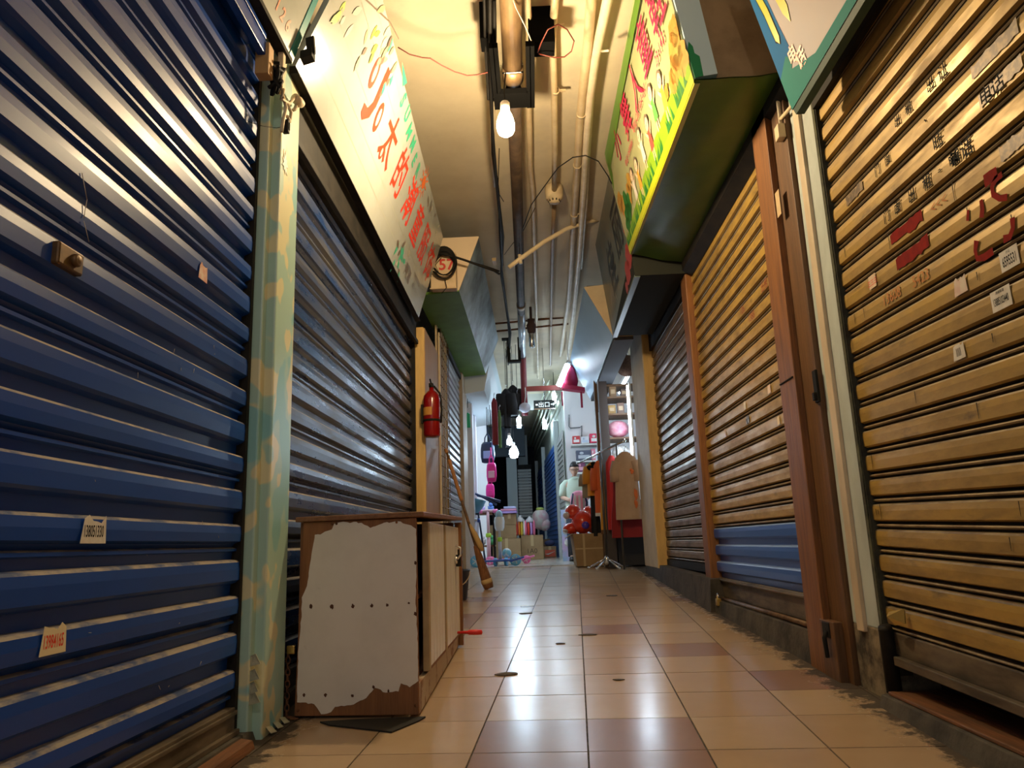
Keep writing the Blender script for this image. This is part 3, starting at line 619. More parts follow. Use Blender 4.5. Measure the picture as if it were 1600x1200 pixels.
struct(mb.build('trim_9', [yellow_wood, cream], bevel=.006), 'yellow-beige painted post at the corner of the open shop', 'post')
mb = MB(); mb.hexa([(1.02, 3.56, 3.20), (1.62, 3.56, 3.20), (1.62, 3.60, 3.20), (1.02, 3.60, 3.20), (.93, 3.56, CZ), (1.62, 3.56, CZ), (1.62, 3.60, CZ), (.93, 3.60, CZ)]); struct(mb.build('trim_10', mat('brown plywood', (.40, .27, .15), .7, col2=(.26, .17, .09), scale=4)), 'brown plywood panel above the timber post', 'panel')
mb = MB(); mb.box(1.45, 1.62, 4.6, 9.75, 3.3, CZ); struct(mb.build('trim_11', darkwall), 'dark panel above the brown shutters', 'panel')

# ------------------------------------------------------------------ right signboards
s = thing('signboard', 'blue and pale pink signboard with yellow strokes, nearest on the right above the yellow shutter', 'sign', (1.25, 1.8, 2.7))
pinkish = mat('pale pink printed board', (.46, .40, .41), .55, spec=.25, col2=(.42, .40, .46), scale=1.5)
board_part(s, (1.25, 3.125, 2.727), (1.25, -.6, 2.727), (1.057, -.6, 3.58), (1.057, 3.125, 3.58), .03, pinkish)
F = Frame((1.25, 3.125, 2.727), (1.25, .2, 2.727), (1.057, 3.125, 3.58)); F.p = (lambda fo: (lambda u, v, h=0.0: fo(u * 1.136, v * 1.136, h)))(F.p)
mb = MB(); F.poly(mb, [(0, 0), (.08, .09), (.14, .14), (.10, .18), (.0, .14)], .0015, 1)
F.poly(mb, [(0, .12), (.10, .17), (.155, .15), (.135, .30), (.115, .5), (.09, .8), (0, .8)], .0012, 0)
F.poly(mb, [(0, 0), (1.2, 0), (1.2, .03), (.3, .045), (.12, .11), (.08, .13), (0, .1)], .0018, 1); mb.build('printed_border', [mat('sky blue print', (.0, .15, .42), .7, spec=.15), mat('sea green print', (.03, .26, .24), .7, spec=.15)], s)
mb = MB(); st = [(.035, .56), (.075, .56), (.105, .40), (.112, .265), (.097, .24), (.075, .27), (.065, .40)]
F.poly(mb, [(a + (-.006 if a < .08 else .006), b + (.006 if b > .4 else -.006)) for a, b in st], .002, 1); F.poly(mb, st, .003, 0)
F.poly(mb, [(.15, .6), (.20, .6), (.245, .30), (.225, .24), (.195, .30)], .003, 2); F.poly(mb, [(.22, .45), (.30, .42), (.30, .37), (.22, .39)], .003, 2)
mb.build('lettering', [mat('lime yellow print', (.62, .66, .03), .3), ink_black, mat('yellow print', (.85, .68, .08), .3)], s)
mb = MB(); F.write(mb, '电', .155, .15, .075, .003, .03, 0); F.write(mb, '话', .20, .10, .075, .003, .03, 0); mb.build('orange_lettering', ink_orange, s)
mb = MB(); mb.hexa([(1.262, -.6, 2.70), (1.30, -.6, 2.70), (1.30, 3.12, 2.70), (1.262, 3.12, 2.70), (1.25, -.6, 2.73), (1.30, -.6, 2.73), (1.30, 3.12, 2.73), (1.25, 3.12, 2.73)]); mb.build('frame_rail', mat('dark green board', (.02, .07, .05), .6), s)

g = thing('signboard', 'green-edged signboard box with pink Chinese lettering and cartoon children', 'sign', (1.15, 4.8, 3.15))
A0, A1 = Vector((.92, 6.2, 3.27)), Vector((.92, 3.52, 3.14)); T0_, T1_ = Vector((.755, 6.2, 4.20)), Vector((.755, 3.52, 4.20))
gcream = mat('pale green cream print', (.44, .47, .26), .28, coat=.25, col2=(.42, .43, .22), scale=1.2)
board_part(g, A0, A1, T1_, T0_, .03, gcream)
F = Frame(A0, A1, T0_)
mb = MB(); F.poly(mb, [(0, .90), (0, .78), (1.2, .86), (2.69, .90), (2.69, .97), (0, .97)], .0012, 0)
F.poly(mb, [(.0, .60), (.12, .72), (0.1, .95), (0, .95)], .0013, 0)
F.poly(mb, [(0, .0), (2.69, .0), (2.69, .07), (0, .07)], .0016, 2)
F.poly(mb, [(0, .07), (2.69, .07), (2.69, .19), (1.5, .22), (.5, .17), (0, .14)], .0013, 1)
mb.build('printed_meadow', [mat('leaf green print', (.11, .26, .03), .3), mat('grass yellow green print', (.22, .40, .02), .3), mat('bright yellow print', (.48, .52, .02), .3)], g)
random.seed(4); mb = MB()
for i in range(70):
    u = random.uniform(.02, 2.66); w = random.uniform(.012, .03); h = random.uniform(.04, .12); F.poly(mb, [(u - w, .072), (u + w, .072), (u + random.uniform(-.04, .04), .072 + h)], .0018 + i * .00002, 0)
for (u, v) in ((.30, .28), (.38, .24), (.24, .20), (.46, .30), (.36, .36)): F.blob(mb, u, v, .09, .07, .0015, 0, 14, 0, .25)
mb.build('printed_grass', mat('dark grass print', (.02, .18, .03), .35), g)
mb = MB()
for (u, v, r) in ((.12, .45, .11), (.22, .36, .10), (.55, .33, .10), (.65, .40, .08), (2.45, .24, .10), (2.55, .30, .12), (2.62, .20, .10), (2.35, .22, .08), (2.6, .38, .09), (2.2, .25, .05)): F.blob(mb, u, v, r, r * .85, .0014, 0, 14, 0, .22)
mb.build('printed_trees', mat('autumn orange print', (.50, .22, .03), .35, col2=(.48, .34, .07), scale=14), g)
ink_pink = mat('magenta red print', (.55, .008, .08), .35)
mb = MB()
for t, u, v, z in (('小', .60, .75, .27), ('舞', 1.10, .72, .32), ('人', 1.56, .70, .32), ('童', 1.99, .71, .34), ('鞋', 2.43, .69, .37)): F.write(mb, t, u, v, z, .002, .006, 0)
mb.build('lettering', ink_pink, g)
mb = MB(); F.write(mb, '地址:C区 0257-257', 1.5, .545, .075, .003, .006, 0); F.write(mb, '23-143', 2.28, .48, .10, .003, .008, 0); F.write(mb, '电话:13500003', .9, .52, .065, .003, .004, 0)
mb.build('small_print', ink_pink, g)
mb = MB(); random.seed(8)
for i, (u, v) in enumerate(((1.02, .34), (1.32, .42), (1.60, .36), (1.86, .43), (2.12, .36), (.80, .36))):
    F.poly(mb, [(u - .05, v - .17), (u + .05, v - .17), (u + .035, v - .03), (u - .035, v - .03)], .0022, 2 + i % 4)
    for sx in (-1, 1): F.poly(mb, [(u + sx * .03, v - .05), (u + sx * .09, v - .0), (u + sx * .10, v - .015), (u + sx * .035, v - .08)], .0023, 0)
    for sx in (-1, 1): F.poly(mb, [(u + sx * .035, v - .24), (u + sx * .012, v - .24), (u + sx * .012, v - .165), (u + sx * .03, v - .165)], .0021, 0)
    F.blob(mb, u, v + .025, .058, .058, .0024, 1, 16); F.blob(mb, u, v + .015, .048, .046, .003, 0, 16)
    for sx in (-1, 1): F.blob(mb, u + sx * .017, v + .015, .006, .009, .0035, 1, 8)
o = mb.build('printed_children', [mat('printed skin', (.76, .58, .40), .35), ink_dk, mat('orange dress print', (.75, .35, .05), .35), mat('white dress print', (.75, .72, .66), .35), mat('red dress print', (.7, .08, .06), .35), mat('green dress print', (.1, .38, .08), .35)], g); o['label'] = 'row of small cartoon children'
NE = 3.50
mb = MB(); mb.prism([(.925, NE, 3.17), (1.04, NE, 3.185), (.91, NE, 4.2), (.76, NE, 4.2)], (0, .10, 0))
mb.build('end_panel', mat('pale blue board', (.62, .80, .90), .4), g)
mb = MB(); mb.prism([(.921, NE - .003, 3.165), (.965, NE - .003, 3.175), (.955, NE - .003, 3.29), (.93, NE - .003, 3.31), (.925, NE - .003, 3.35), (.905, NE - .003, 3.38), (.895, NE - .003, 3.33)], (0, .003, 0)); mb.build('end_edge', mat('emerald print', (.01, .28, .10), .35), g)
sag = MB(); rows = []
random.seed(2); nx, ny = 14, 26
for j in range(ny + 1):
    y = NE - .01 + (6.2 - NE) * j / ny; row = []
    for i in range(nx + 1):
        t = i / nx; x = .915 + t * (1.41 - .915); z = 3.145 + .13 * (y - NE) / 2.7 * (1 - t) + .02 * t + .004 + (-.012 * math.sin(math.pi * t)) + .005 * math.sin(9 * t + 5 * y) * math.sin(math.pi * t) + .006 * math.sin(21 * y + 6 * t) * (1 - t) * t
        row.append(Vector((x, y, z)))
    rows.append(row)
vs = [p for r in rows for p in r]; fs = [(j * (nx + 1) + i, j * (nx + 1) + i + 1, (j + 1) * (nx + 1) + i + 1, (j + 1) * (nx + 1) + i) for j in range(ny) for i in range(nx)]
sag.add(vs, fs, 0, True); sag.add([p + Vector((0, 0, .006)) for p in vs], [f[::-1] for f in fs], 0, True)
o = sag.build('underside', mat('dark green tarpaulin', (.055, .13, .016), .34, col2=(.04, .10, .012), scale=4, bump=.15, bscale=7), g); o['label'] = 'dark green tarpaulin underside'
mb = MB(); mb.hexa([(1.36, NE, 3.10), (1.44, NE, 3.05), (1.44, 6.2, 3.05), (1.36, 6.2, 3.10), (1.36, NE, 3.16), (1.44, NE, 3.20), (1.44, 6.2, 3.20), (1.36, 6.2, 3.20)]); mb.build('back_rail', black_metal, g)

d_ = thing('signboard', 'dark grey-green signboard with black characters and a red flower', 'sign', (1.1, 7.2, 3.1))
A0, A1 = Vector((.955, 8.2, 3.09)), Vector((.955, 6.24, 3.12)); T0_, T1_ = Vector((.82, 8.2, 4.20)), Vector((.82, 6.24, 4.20))
board_part(d_, A0, A1, T1_, T0_, .03, mat('dull teal board', (.10, .14, .13), .4, coat=.2, col2=(.17, .16, .12), scale=2.2)); F = Frame(A0, A1, T0_)
mb = MB(); F.write(mb, '丽', 1.55, .62, .55, .003, .02, 0); F.write(mb, '佳', .85, .50, .55, .003, .02, 0); mb.build('lettering', mat('blue black print', (.012, .018, .025), .4), d_)
mb = MB(); random.seed(6)
for (u, v, r) in ((1.85, .22, .16), (1.65, .12, .14), (1.45, .05, .07), (1.92, .45, .09)): F.blob(mb, u, v, r, r * .75, .0025, 0, 16, 0, .2)
for k in range(6): F.leaf(mb, .3 + .1 * k, .15, .3, .05, 1 + k * .25, .002, 1)
mb.build('printed_flower', [mat('dull red print', (.40, .05, .05), .4), mat('pale stem print', (.28, .25, .2), .4)], d_)
mb = MB(); mb.prism([(.955, 6.24, 3.09), (.84, 6.24, 4.15), (1.40, 6.24, 4.15), (1.40, 6.24, 3.09)], (0, 1.96, 0)); mb.build('box_body', mat('black panel', (.03, .032, .026), .8, spec=.05), d_)
mb = MB(); mb.hexa([(.95, 6.25, 3.08), (1.0, 6.25, 3.08), (1.0, 8.2, 3.07), (.95, 8.2, 3.07), (.95, 6.25, 3.10), (1.0, 6.25, 3.10), (1.02, 8.2, 3.09), (.95, 8.2, 3.09)]); mb.build('edge_strip', mat('dull teal edge', (.10, .14, .13), .4), d_)

b_ = thing('light_box', 'blank pale blue sign box with a beige end, deepest of the signs on the right', 'sign', (.95, 10, 3.1))
sky = mat('pale blue sign face', (.34, .52, .70), .4, col2=(.30, .47, .64), scale=1.2)
A0, A1 = Vector((.97, 12.1, 3.10)), Vector((.97, 8.3, 3.11)); T0_, T1_ = Vector((.665, 12.1, 3.74)), Vector((.665, 8.3, 3.72))
board_part(b_, A0, A1, T1_, T0_, .02, sky, 'face')
mb = MB(); mb.prism([(.97, 8.29, 3.11), (.665, 8.29, 3.72), (1.2, 8.29, 3.76), (1.2, 8.29, 3.11)], (0, .02, 0)); mb.build('end_panel', cream, b_)
mb = MB(); mb.hexa([(.98, 8.31, 3.07), (1.2, 8.31, 3.07), (1.2, 12.1, 3.07), (.98, 12.1, 3.07), (.98, 8.31, 3.11), (1.2, 8.31, 3.11), (1.2, 12.1, 3.11), (.98, 12.1, 3.11)]); mb.hexa([(.70, 8.31, 3.70), (1.2, 8.31, 3.70), (1.2, 12.1, 3.70), (.70, 12.1, 3.70), (.70, 8.31, 3.74), (1.2, 8.31, 3.74), (1.2, 12.1, 3.74), (.70, 12.1, 3.74)])
o = mb.build('casing', mat('grey box casing', (.12, .125, .135), .8, spec=.1), b_)

# ------------------------------------------------------------------ left, beyond the second shutter
mb = MB(); mb.box(-1.36, -1.06, 7.22, 8.28, .25, 3.0, 0); mb.box(-1.062, -1.05, 7.25, 8.28, .25, 3.0, 1); mb.box(-1.30, -1.05, 7.205, 7.22, 1.1, 2.98, 0)
struct(mb.build('trim_12', [yellow_wood, tan_wood], bevel=.006), 'yellow painted timber jamb beside the grimy blue-grey shutter', 'post')
fe = thing('fire_extinguisher', 'red fire extinguisher hung on the yellow jamb', 'fire extinguisher', onX(675, 683, -.985))
q = onX(675, 683, -.975); R_ = .083; H_ = .46
red_gloss = mat('red enamel', (.25, .004, .006), .22, coat=.4)
mb = MB(); mb.lathe([(0, 0), (R_ * .85, 0), (R_, .02), (R_, H_ * .80), (R_ * .92, H_ * .88), (R_ * .55, H_ * .97), (R_ * .28, H_), (R_ * .28, H_ + .03), (0, H_ + .03)], q, (0, 0, 1), 24); mb.build('cylinder', red_gloss, fe)
mb = MB(); mb.box(q.x - .022, q.x + .022, q.y - .03, q.y + .03, q.z + H_ + .03, q.z + H_ + .07); mb.tube([q + Vector((0, -.02, H_ + .07)), q + Vector((.0, -.09, H_ + .095))], .009, 6); mb.tube([q + Vector((0, -.02, H_ + .05)), q + Vector((.0, -.09, H_ + .04))], .008, 6); mb.build('valve_handle', black_metal, fe, bevel=.004)
mb = MB(); mb.tube([q + Vector((.02, .02, H_ + .05)), q + Vector((.075, .05, H_ - .02)), q + Vector((.095, .03, H_ * .6)), q + Vector((.088, .0, H_ * .3))], .01, 7); mb.build('hose', black_rubber, fe)
mb = MB(); mb.lathe([(R_ + .001, H_ * .32), (R_ + .003, H_ * .32), (R_ + .003, H_ * .37), (R_ + .001, H_ * .37)], q, (0, 0, 1), 24, 0, False); mb.box(q.x - R_ - .02, q.x - R_ + .01, q.y - .02, q.y + .02, q.z + H_ * .3, q.z + H_ * .7); mb.build('strap', black_metal, fe)
mb = MB()
for t0 in (3.4,): mb.loft([[q + Vector(((R_ + .0015) * math.cos(t0 + a * 1.5), (R_ + .0015) * math.sin(t0 + a * 1.5), z)) for a in [i / 8 for i in range(9)]] for z in (H_ * .45, H_ * .62)], 0, False)
mb.build('paper_label', mat('extinguisher label', (.55, .25, .05), .5), fe)

wp = thing('wire_mesh_panel', 'tall cream framed wire mesh display panel standing against the yellow jamb', 'mesh panel', (-1.0, 8.4, .4))
y0, y1, z0, z1, x = 8.30, 9.0, .45, 3.3, -1.03
mb = MB(); mb.box(x - .02, x, y0, y0 + .10, z0, z1); mb.box(x - .02, x, y1 - .06, y1, z0, z1); mb.box(x - .02, x, y0, y1, z1 - .05, z1); mb.build('frame', cream, wp)
mb = MB(); k = 0
for i in range(24): z = z0 + .1 + (z1 - z0 - .2) * i / 23; mb.tube([(x + .012 + .01 * math.sin(i), y0 - .02, z), (x + .012, y1, z + .02)], .004, 5)
for i in range(6): y = y0 + (y1 - y0) * i / 5; mb.tube([(x + .012, y, z0), (x + .016, y, z1)], .004, 5)
mb.build('wire_grid', mat('brown wire', (.20, .11, .04), .5, .5), wp)
mb = MB(); mb.box(-1.08, -1.06, 8.28, 9.1, .4, 3.35); struct(mb.build('trim_13', cream), 'cream board behind the mesh panel', 'board')

gs = thing('roller_shutter', 'silvery grey roller shutter behind the leaning broom', 'shutter', (-1.06, 9.9, .4))
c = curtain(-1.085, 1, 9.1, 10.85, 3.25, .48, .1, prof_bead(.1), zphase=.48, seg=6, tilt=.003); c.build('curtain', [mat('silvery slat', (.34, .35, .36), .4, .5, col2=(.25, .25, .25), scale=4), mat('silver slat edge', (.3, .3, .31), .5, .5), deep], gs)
mb = MB(); mb.box(-1.1, -1.05, 9.1, 10.85, .40, .48); mb.build('bottom_rail', rail_grime, gs)
mb = MB(); mb.box(-1.05, -1.03, 9.2, 10.8, 3.24, 3.31); mb.build('guide_channel', black_metal, gs)
mb = MB(); mb.box(-1.3, -1.02, 10.86, 11.5, .35, 3.6, 0); struct(mb.build('trim_14', mat('beige painted post', (.48, .37, .26), .6, col2=(.4, .3, .2), scale=4)), 'beige painted door post beyond the silvery shutter', 'post')

br_ = thing('broom', 'old broom with taped wooden handle leaning beside the cabinet', 'broom', (-.57, 8.48, .36))
B0 = onF(764, 921) + Vector((0, 0, .01)); B1 = Vector((-.985, 8.34, 1.90)); dv = (B1 - B0)
mb = MB(); mb.tube([B0 + dv * .12, B0 + dv * .5, B1], [.016, .017, .015], 8); mb.build('handle', mat('dark handle wood', (.10, .05, .02), .5, col2=(.30, .16, .06), scale=10), br_)
mb = MB()
for a, b, r in ((.62, .92, .021), (.97, 1.0, .019)): mb.tube([B0 + dv * (a + (b - a) * i / 16) for i in range(17)], [r * (1 + .12 * (i % 2)) for i in range(17)], 10)
o = mb.build('handle_tape', mat('orange brown tape', (.45, .20, .06), .45), br_); o['label'] = 'orange-brown wound tape'
mb = MB(); mb.tube([B0 + dv * .45 + Vector((0, 0, .01)), B0 + dv * .38 + Vector((.03, -.02, 0)), B0 + dv * .30 + Vector((.05, -.02, 0)), B0 + dv * .26 + Vector((.06, -.02, 0))], [.012, .030, .034, .018], 8); mb.build('cloth_wrap', mat('tan cloth', (.58, .38, .16), .7), br_)
mb = MB(); mb.tube([B0 + dv * .30, B0 + dv * .22, B0 + dv * .10, B0 + dv * .03, B0], [.026, .040, .055, .060, .05], 12); mb.build('brush_head', mat('brown broom fibre', (.28, .12, .05), .85, col2=(.14, .06, .025), scale=30, stretch=(3, 3, .4), bump=.5), br_)
mb = MB(); mb.tube([B0 + dv * .065, B0 + dv * .035], [.0625, .0635], 12); mb.build('binding', mat('pale string binding', (.6, .42, .2), .7), br_)

bk = thing('bucket', 'dark blue-grey plastic bucket behind the cabinet', 'bucket', (-.80, 7.5, .315))
q = Vector((-.82, 7.5, ramp(-.82, 7.5) + .002)); navy_pl = mat('slate blue plastic', (.035, .045, .075), .4)
mb = MB(); mb.lathe([(0, 0), (.11, 0), (.12, .01), (.145, .26), (.155, .265), (.155, .285), (.14, .285), (.112, .02), (0, .02)], q, (0, 0, 1), 24); mb.build('pail', navy_pl, bk)
mb = MB(); mb.tube([q + Vector((.158 * math.cos(t), -.05 - .11 * math.sin(t) * .9, .27 - .15 * math.sin(t))) for t in [math.pi * i / 12 for i in range(13)]], .005, 6); mb.build('handle', mat('tan wire handle', (.5, .35, .22), .4), bk)

# sign boxes on the left
lb = thing('light_box', 'sign box with cream end and dark green underside, behind the electric box', 'sign', (-.9, 9, 3.35))
mb = MB(); mb.prism([(-.47, 7.2, 3.94), (-.69, 7.2, 3.36), (-.98, 7.2, 3.36), (-.98, 7.2, 3.94)], (0, .02, 0)); mb.build('end_panel', mat('warm cream end board', (.66, .52, .36), .6), lb)
mb = MB(); mb.quad((-.688, 7.22, 3.355), (-.688, 11.2, 3.40), (-.475, 11.2, 3.94), (-.475, 7.22, 3.94)); mb.quad((-.70, 7.22, 3.36), (-.49, 7.22, 3.94), (-.49, 11.2, 3.94), (-.70, 11.2, 3.405)); mb.build('face', mat('sooty shade-painted pale blue board', (.40, .52, .56), .45, col2=(.05, .06, .05), scale=1.1, lo=.40, hi=.62, stretch=(1, .7, 1)), lb)  # dark noise on the face: soot plus painted-in shadow from the bulb
mb = MB(); mb.hexa([(-1.12, 7.18, 3.32), (-.685, 7.18, 3.345), (-.685, 11.2, 3.39), (-1.12, 11.2, 3.36), (-1.12, 7.18, 3.35), (-.69, 7.18, 3.36), (-.69, 11.2, 3.405), (-1.12, 11.2, 3.40)]); o = mb.build('underside', mat('olive green sheet', (.13, .27, .045), .55, spec=.2, col2=(.10, .21, .03), scale=3), lb); o['label'] = 'dark green underside'
lb2 = thing('light_box', 'white sign box over the left clothing stall', 'sign', (-.85, 13, 3.2))
mb = MB(); mb.hexa([(-1.2, 11.3, 3.10), (-.72, 11.3, 3.16), (-.72, 14.6, 3.16), (-1.2, 14.6, 3.10), (-1.2, 11.3, 3.85), (-.58, 11.3, 3.85), (-.58, 14.6, 3.85), (-1.2, 14.6, 3.85)]); mb.build('casing', mat('white sheet board', (.60, .66, .70), .45), lb2)
mb = MB(); mb.quad((-.715, 11.32, 3.2), (-.715, 14.58, 3.2), (-.585, 14.58, 3.82), (-.585, 11.32, 3.82)); mb.build('face', mat('pale cyan print', (.5, .62, .68), .4), lb2)

eb = thing('electric_box', 'beige electric box with red number 57 and a coil of black cable', 'electric box', (-.84, 7.08, 3.33))
mb = MB(); mb.box(-.955, -.70, 7.04, 7.17, 3.34, 3.72); mb.box(-.965, -.69, 7.03, 7.045, 3.33, 3.345); mb.build('case', mat('aged beige enamel', (.60, .45, .28), .5, col2=(.5, .36, .2), scale=6), eb, bevel=.008)
mb = MB(); FE_ = Frame((-.955, 7.038, 3.34), (-.70, 7.038, 3.34), (-.955, 7.038, 3.72)); FE_.write(mb, '57', .165, .245, .16, .001, .02); mb.build('number', mat('red paint number', (.50, .03, .02), .5), eb)
mb = MB(); c0 = Vector((-.81, 7.0, 3.55)); random.seed(9)
for k in range(12):
    r = .118 + .005 * (k % 7); mb.tube([c0 + Vector((r * math.cos(t) * .85, -.004 * k + .01 * math.sin(3 * t), r * 1.05 * math.sin(t) + .004 * k)) for t in [-2.6 + 5.3 * i / 22 for i in range(23)]], .0075, 6)
mb.build('cable_coil', black_rubber, eb)
mb = MB(); mb.tube([c0 + Vector((-.1, -.02, .16)), c0 + Vector((.02, -.02, .12)), c0 + Vector((.2, 0, .06)), Vector((-.32, 7.1, 3.52)), Vector((-.27, 7.15, 3.50))], .012, 7); mb.tube([c0 + Vector((-.12, -.02, .14)), c0 + Vector((.05, -.03, .10)), Vector((-.40, 7.08, 3.56)), Vector((-.27, 7.15, 3.53))], .009, 6)
mb.tube([c0 + Vector((.0, .02, -.13)), c0 + Vector((.02, .0, -.22)), c0 + Vector((-.03, .0, -.28))], .004, 5); mb.tube([c0 + Vector((-.02, -.01, .1)), c0 + Vector((-.09, -.01, .02)), c0 + Vector((-.05, -.01, -.08)), c0 + Vector((.05, -.01, -.1))], .003, 5); mb.build('cable_lead', black_rubber, eb)

# ------------------------------------------------------------------ the cabinet
cb = thing('counter_cabinet', 'wooden cabinet with peeling white paper on its end and white grooved doors', 'cabinet', (-.8, 4.1, .14))
cw = wood('reddish cabinet wood', (.30, .125, .045), (.20, .08, .03), 'z', .6)
zf = lambda y: ramp(-.5, y)
X0, X1, Y0, Y1 = -1.055, -.52, 3.30, 4.93; ZT = .955
def zb(y): return zf(y) + .012
mb = MB(); mb.hexa([(X0, Y0 + .04, zb(Y0) + .0), (X1, Y0, zb(Y0)), (X1, Y0 + .025, zb(Y0)), (X0, Y0 + .065, zb(Y0)), (X0 + .02, Y0 + .04, ZT), (X1 - .005, Y0, ZT), (X1 - .005, Y0 + .025, ZT), (X0 + .02, Y0 + .065, ZT)]); mb.build('side_panel', cw, cb, bevel=.003)
mb = MB(); mb.hexa([(X0 - .01, Y0 + .02, ZT), (X1 + .03, Y0 - .015, ZT + .004), (X1 + .03, Y1 + .06, ZT + .035), (X0 - .01, Y1 + .06, ZT + .035), (X0 - .01, Y0 + .02, ZT + .022), (X1 + .03, Y0 - .015, ZT + .026), (X1 + .03, Y1 + .06, ZT + .057), (X0 - .01, Y1 + .06, ZT + .057)]); mb.build('top', wood('red brown top board', (.28, .13, .06), (.18, .075, .03), 'y'), cb, bevel=.004)
mb = MB(); mb.box(X0, X1 - .02, Y1 - .02, Y1, zb(Y1), ZT + .02); mb.box(X0, X0 + .015, Y0 + .07, Y1, zb(Y1), ZT); mb.build('carcass', cw, cb)
mb = MB(); mb.box(X0 + .02, X1 - .03, Y0 + .066, Y1 - .02, .60, .618); mb.box(X0 + .02, X1 - .03, Y0 + .066, Y1 - .02, .262, .28); mb.build('shelf', cw, cb)
mb = MB(); mb.hexa([(X1 - .025, Y0 + .026, zb(Y0)), (X1, Y0 + .026, zb(Y0)), (X1, Y1, zb(Y1)), (X1 - .025, Y1, zb(Y1)), (X1 - .025, Y0 + .026, .268), (X1, Y0 + .026, .268), (X1, Y1, .30), (X1 - .025, Y1, .30)]); o = mb.build('plinth', mat('chipped white plinth', (.55, .45, .34), .6, col2=(.28, .13, .06), scale=8, lo=.5, hi=.6), cb); o['label'] = 'chipped white plinth'
# the white paper on the end: ragged outline, nail holes show the wood
def endp(u, v):   # u 0..1 across, v 0..1 up, on the face of the end panel
    a = Vector((X0, Y0 + .038, zb(Y0))).lerp(Vector((X1, Y0 - .0015, zb(Y0))), u); b = Vector((X0 + .02, Y0 + .038, ZT)).lerp(Vector((X1 - .005, Y0 - .0015, ZT)), u); return a.lerp(b, v)
random.seed(17)
key = [(.02, .07), (.16, .06), (.22, .01), (.30, .02), (.33, .045), (.48, .055), (.58, .085), (.65, .135), (.74, .11), (.84, .115), (.86, .155), (.93, .135), (1.0, .165), (1.0, .40), (.985, .55), (1.0, .78), (1.0, .94), (.93, .965), (.84, .985), (.72, .98), (.60, .955), (.52, .985), (.40, .99), (.36, .995), (.28, .985), (.26, .955), (.20, .945), (.16, .93), (.11, .93), (.085, .80), (.06, .66), (.02, .60), (.025, .52), (.012, .35), (.015, .2)]
pts = []
for a, b in zip(key, key[1:] + key[:1]):
    L_ = math.hypot(a[0] - b[0], a[1] - b[1]); n = max(1, int(L_ / .022))
    for i in range(n):
        t = i / n; j = 0 if i == 0 else random.uniform(-.004, .004); pts.append((min(1.0, a[0] + (b[0] - a[0]) * t + j), a[1] + (b[1] - a[1]) * t + j))
mb = MB(); P3 = [endp(u, v) - Vector((0, .0012, 0)) for u, v in pts]; mb.prism(P3, (0, .0011, 0))
o = mb.build('white_paper', mat('aged white paper', (.84, .78, .72), .7, col2=(.78, .72, .66), scale=5, col3=(.52, .44, .36), scale3=7, lo3=.68, hi3=.8), cb); o['label'] = 'peeling white paper covering the end'
mb = MB()
for (u, v, r) in ((.10, .553, .017), (.28, .548, .018), (.46, .548, .015), (.62, .547, .014), (.75, .548, .014), (.93, .555, .009), (.075, .105, .012), (.25, .105, .014), (.47, .098, .012), (.99, .76, .014), (.985, .50, .015), (.76, .118, .012), (.64, .14, .012)):
    n = 11; pp = [endp(min(1, u + r * random.uniform(.6, 1.2) * math.cos(2 * math.pi * i / n)), v + r * .72 * random.uniform(.6, 1.3) * math.sin(2 * math.pi * i / n)) - Vector((0, .0018, 0)) for i in range(n)]; mb.add(pp, [tuple(range(n))])
mb.build('nail_tears', mat('torn brown holes', (.10, .035, .015), .8), cb)
mb = MB()
for (u, v) in ((.975, .045), (.03, .03), (.26, .985), (.30, .985), (.83, .98)): mb.ball(endp(u, v), .006)
mb.build('nail', rust, cb)
# doors on the aisle side
dY = [(Y0 + .22, 4.14, 0), (4.16, Y1 - .02, 1)]
grooved = mat('white grooved door paint', (.86, .83, .77), .35, col2=(.80, .75, .66), scale=6, stretch=(2, 2, .4), col3=(.26, .12, .05), scale3=3.5, lo3=.70, hi3=.74)
for (a, b, k) in dY:
    mb = MB(); mb.box(X1 - .012, X1 + .012, a, b, .285, ZT - .012, 0)
    n = 5
    for i in range(n): w = (b - a - .08) / n; mb.box(X1 + .012, X1 + .017, a + .04 + i * w + .006, a + .04 + (i + 1) * w - .006, .30, ZT - .03, 0)
    mb.box(X1 - .013, X1 + .0165, a - .002, a + .05, .285, ZT - .012, 1); mb.box(X1 - .012, X1 + .0155, a + .05, b, .285, .285 + .05 + .05 * k, 2)
    dr = mb.build('door', [grooved, mat('beige door edge', (.52, .40, .22), .5, col2=(.4, .28, .14), scale=6), cw], cb, bevel=.002)
    if k == 1:
        mb = MB(); q = Vector((X1 + .02, 4.62, .745)); mb.lathe([(.0, 0), (.022, 0), (.024, .012), (.012, .016), (0, .016)], q, (1, 0, 0), 14); mb.tube([q + Vector((.01, .0, .0)), q + Vector((.035, -.0, .03)), q + Vector((.035, 0, .07)), q + Vector((.005, 0, .085))], .006, 7); mb.build('handle', steel, dr)
        mb = MB(); mb.box(q.x, q.x + .03, q.y + .04, q.y + .075, q.z - .04, q.z + .03); mb.tube([q + Vector((.015, .045, .03)), q + Vector((.015, .045, .06)), q + Vector((.015, .07, .06)), q + Vector((.015, .07, .03))], .005, 6); mb.build('padlock', black_metal, dr, bevel=.004)
mb = MB(); mb.box(X1 - .01, X1 + .03, Y1 - .02, Y1 + .02, zb(Y1), ZT + .02); mb.build('corner_post', orange_wood, cb)
rh = onX(720, 992, X1 + .02); mb = MB(); mb.lathe([(0, -.06), (.007, -.06), (.009, .0), (.0145, .01), (.016, .05), (.0145, .085), (0, .09)], (X1 + .03 + .055, 4.62, .325), (1, .05, -.02), 12); o = mb.build('red_handle', mat('red plastic', (.65, .02, .02), .35), cb); o['label'] = 'red plastic handle sticking out of the door'
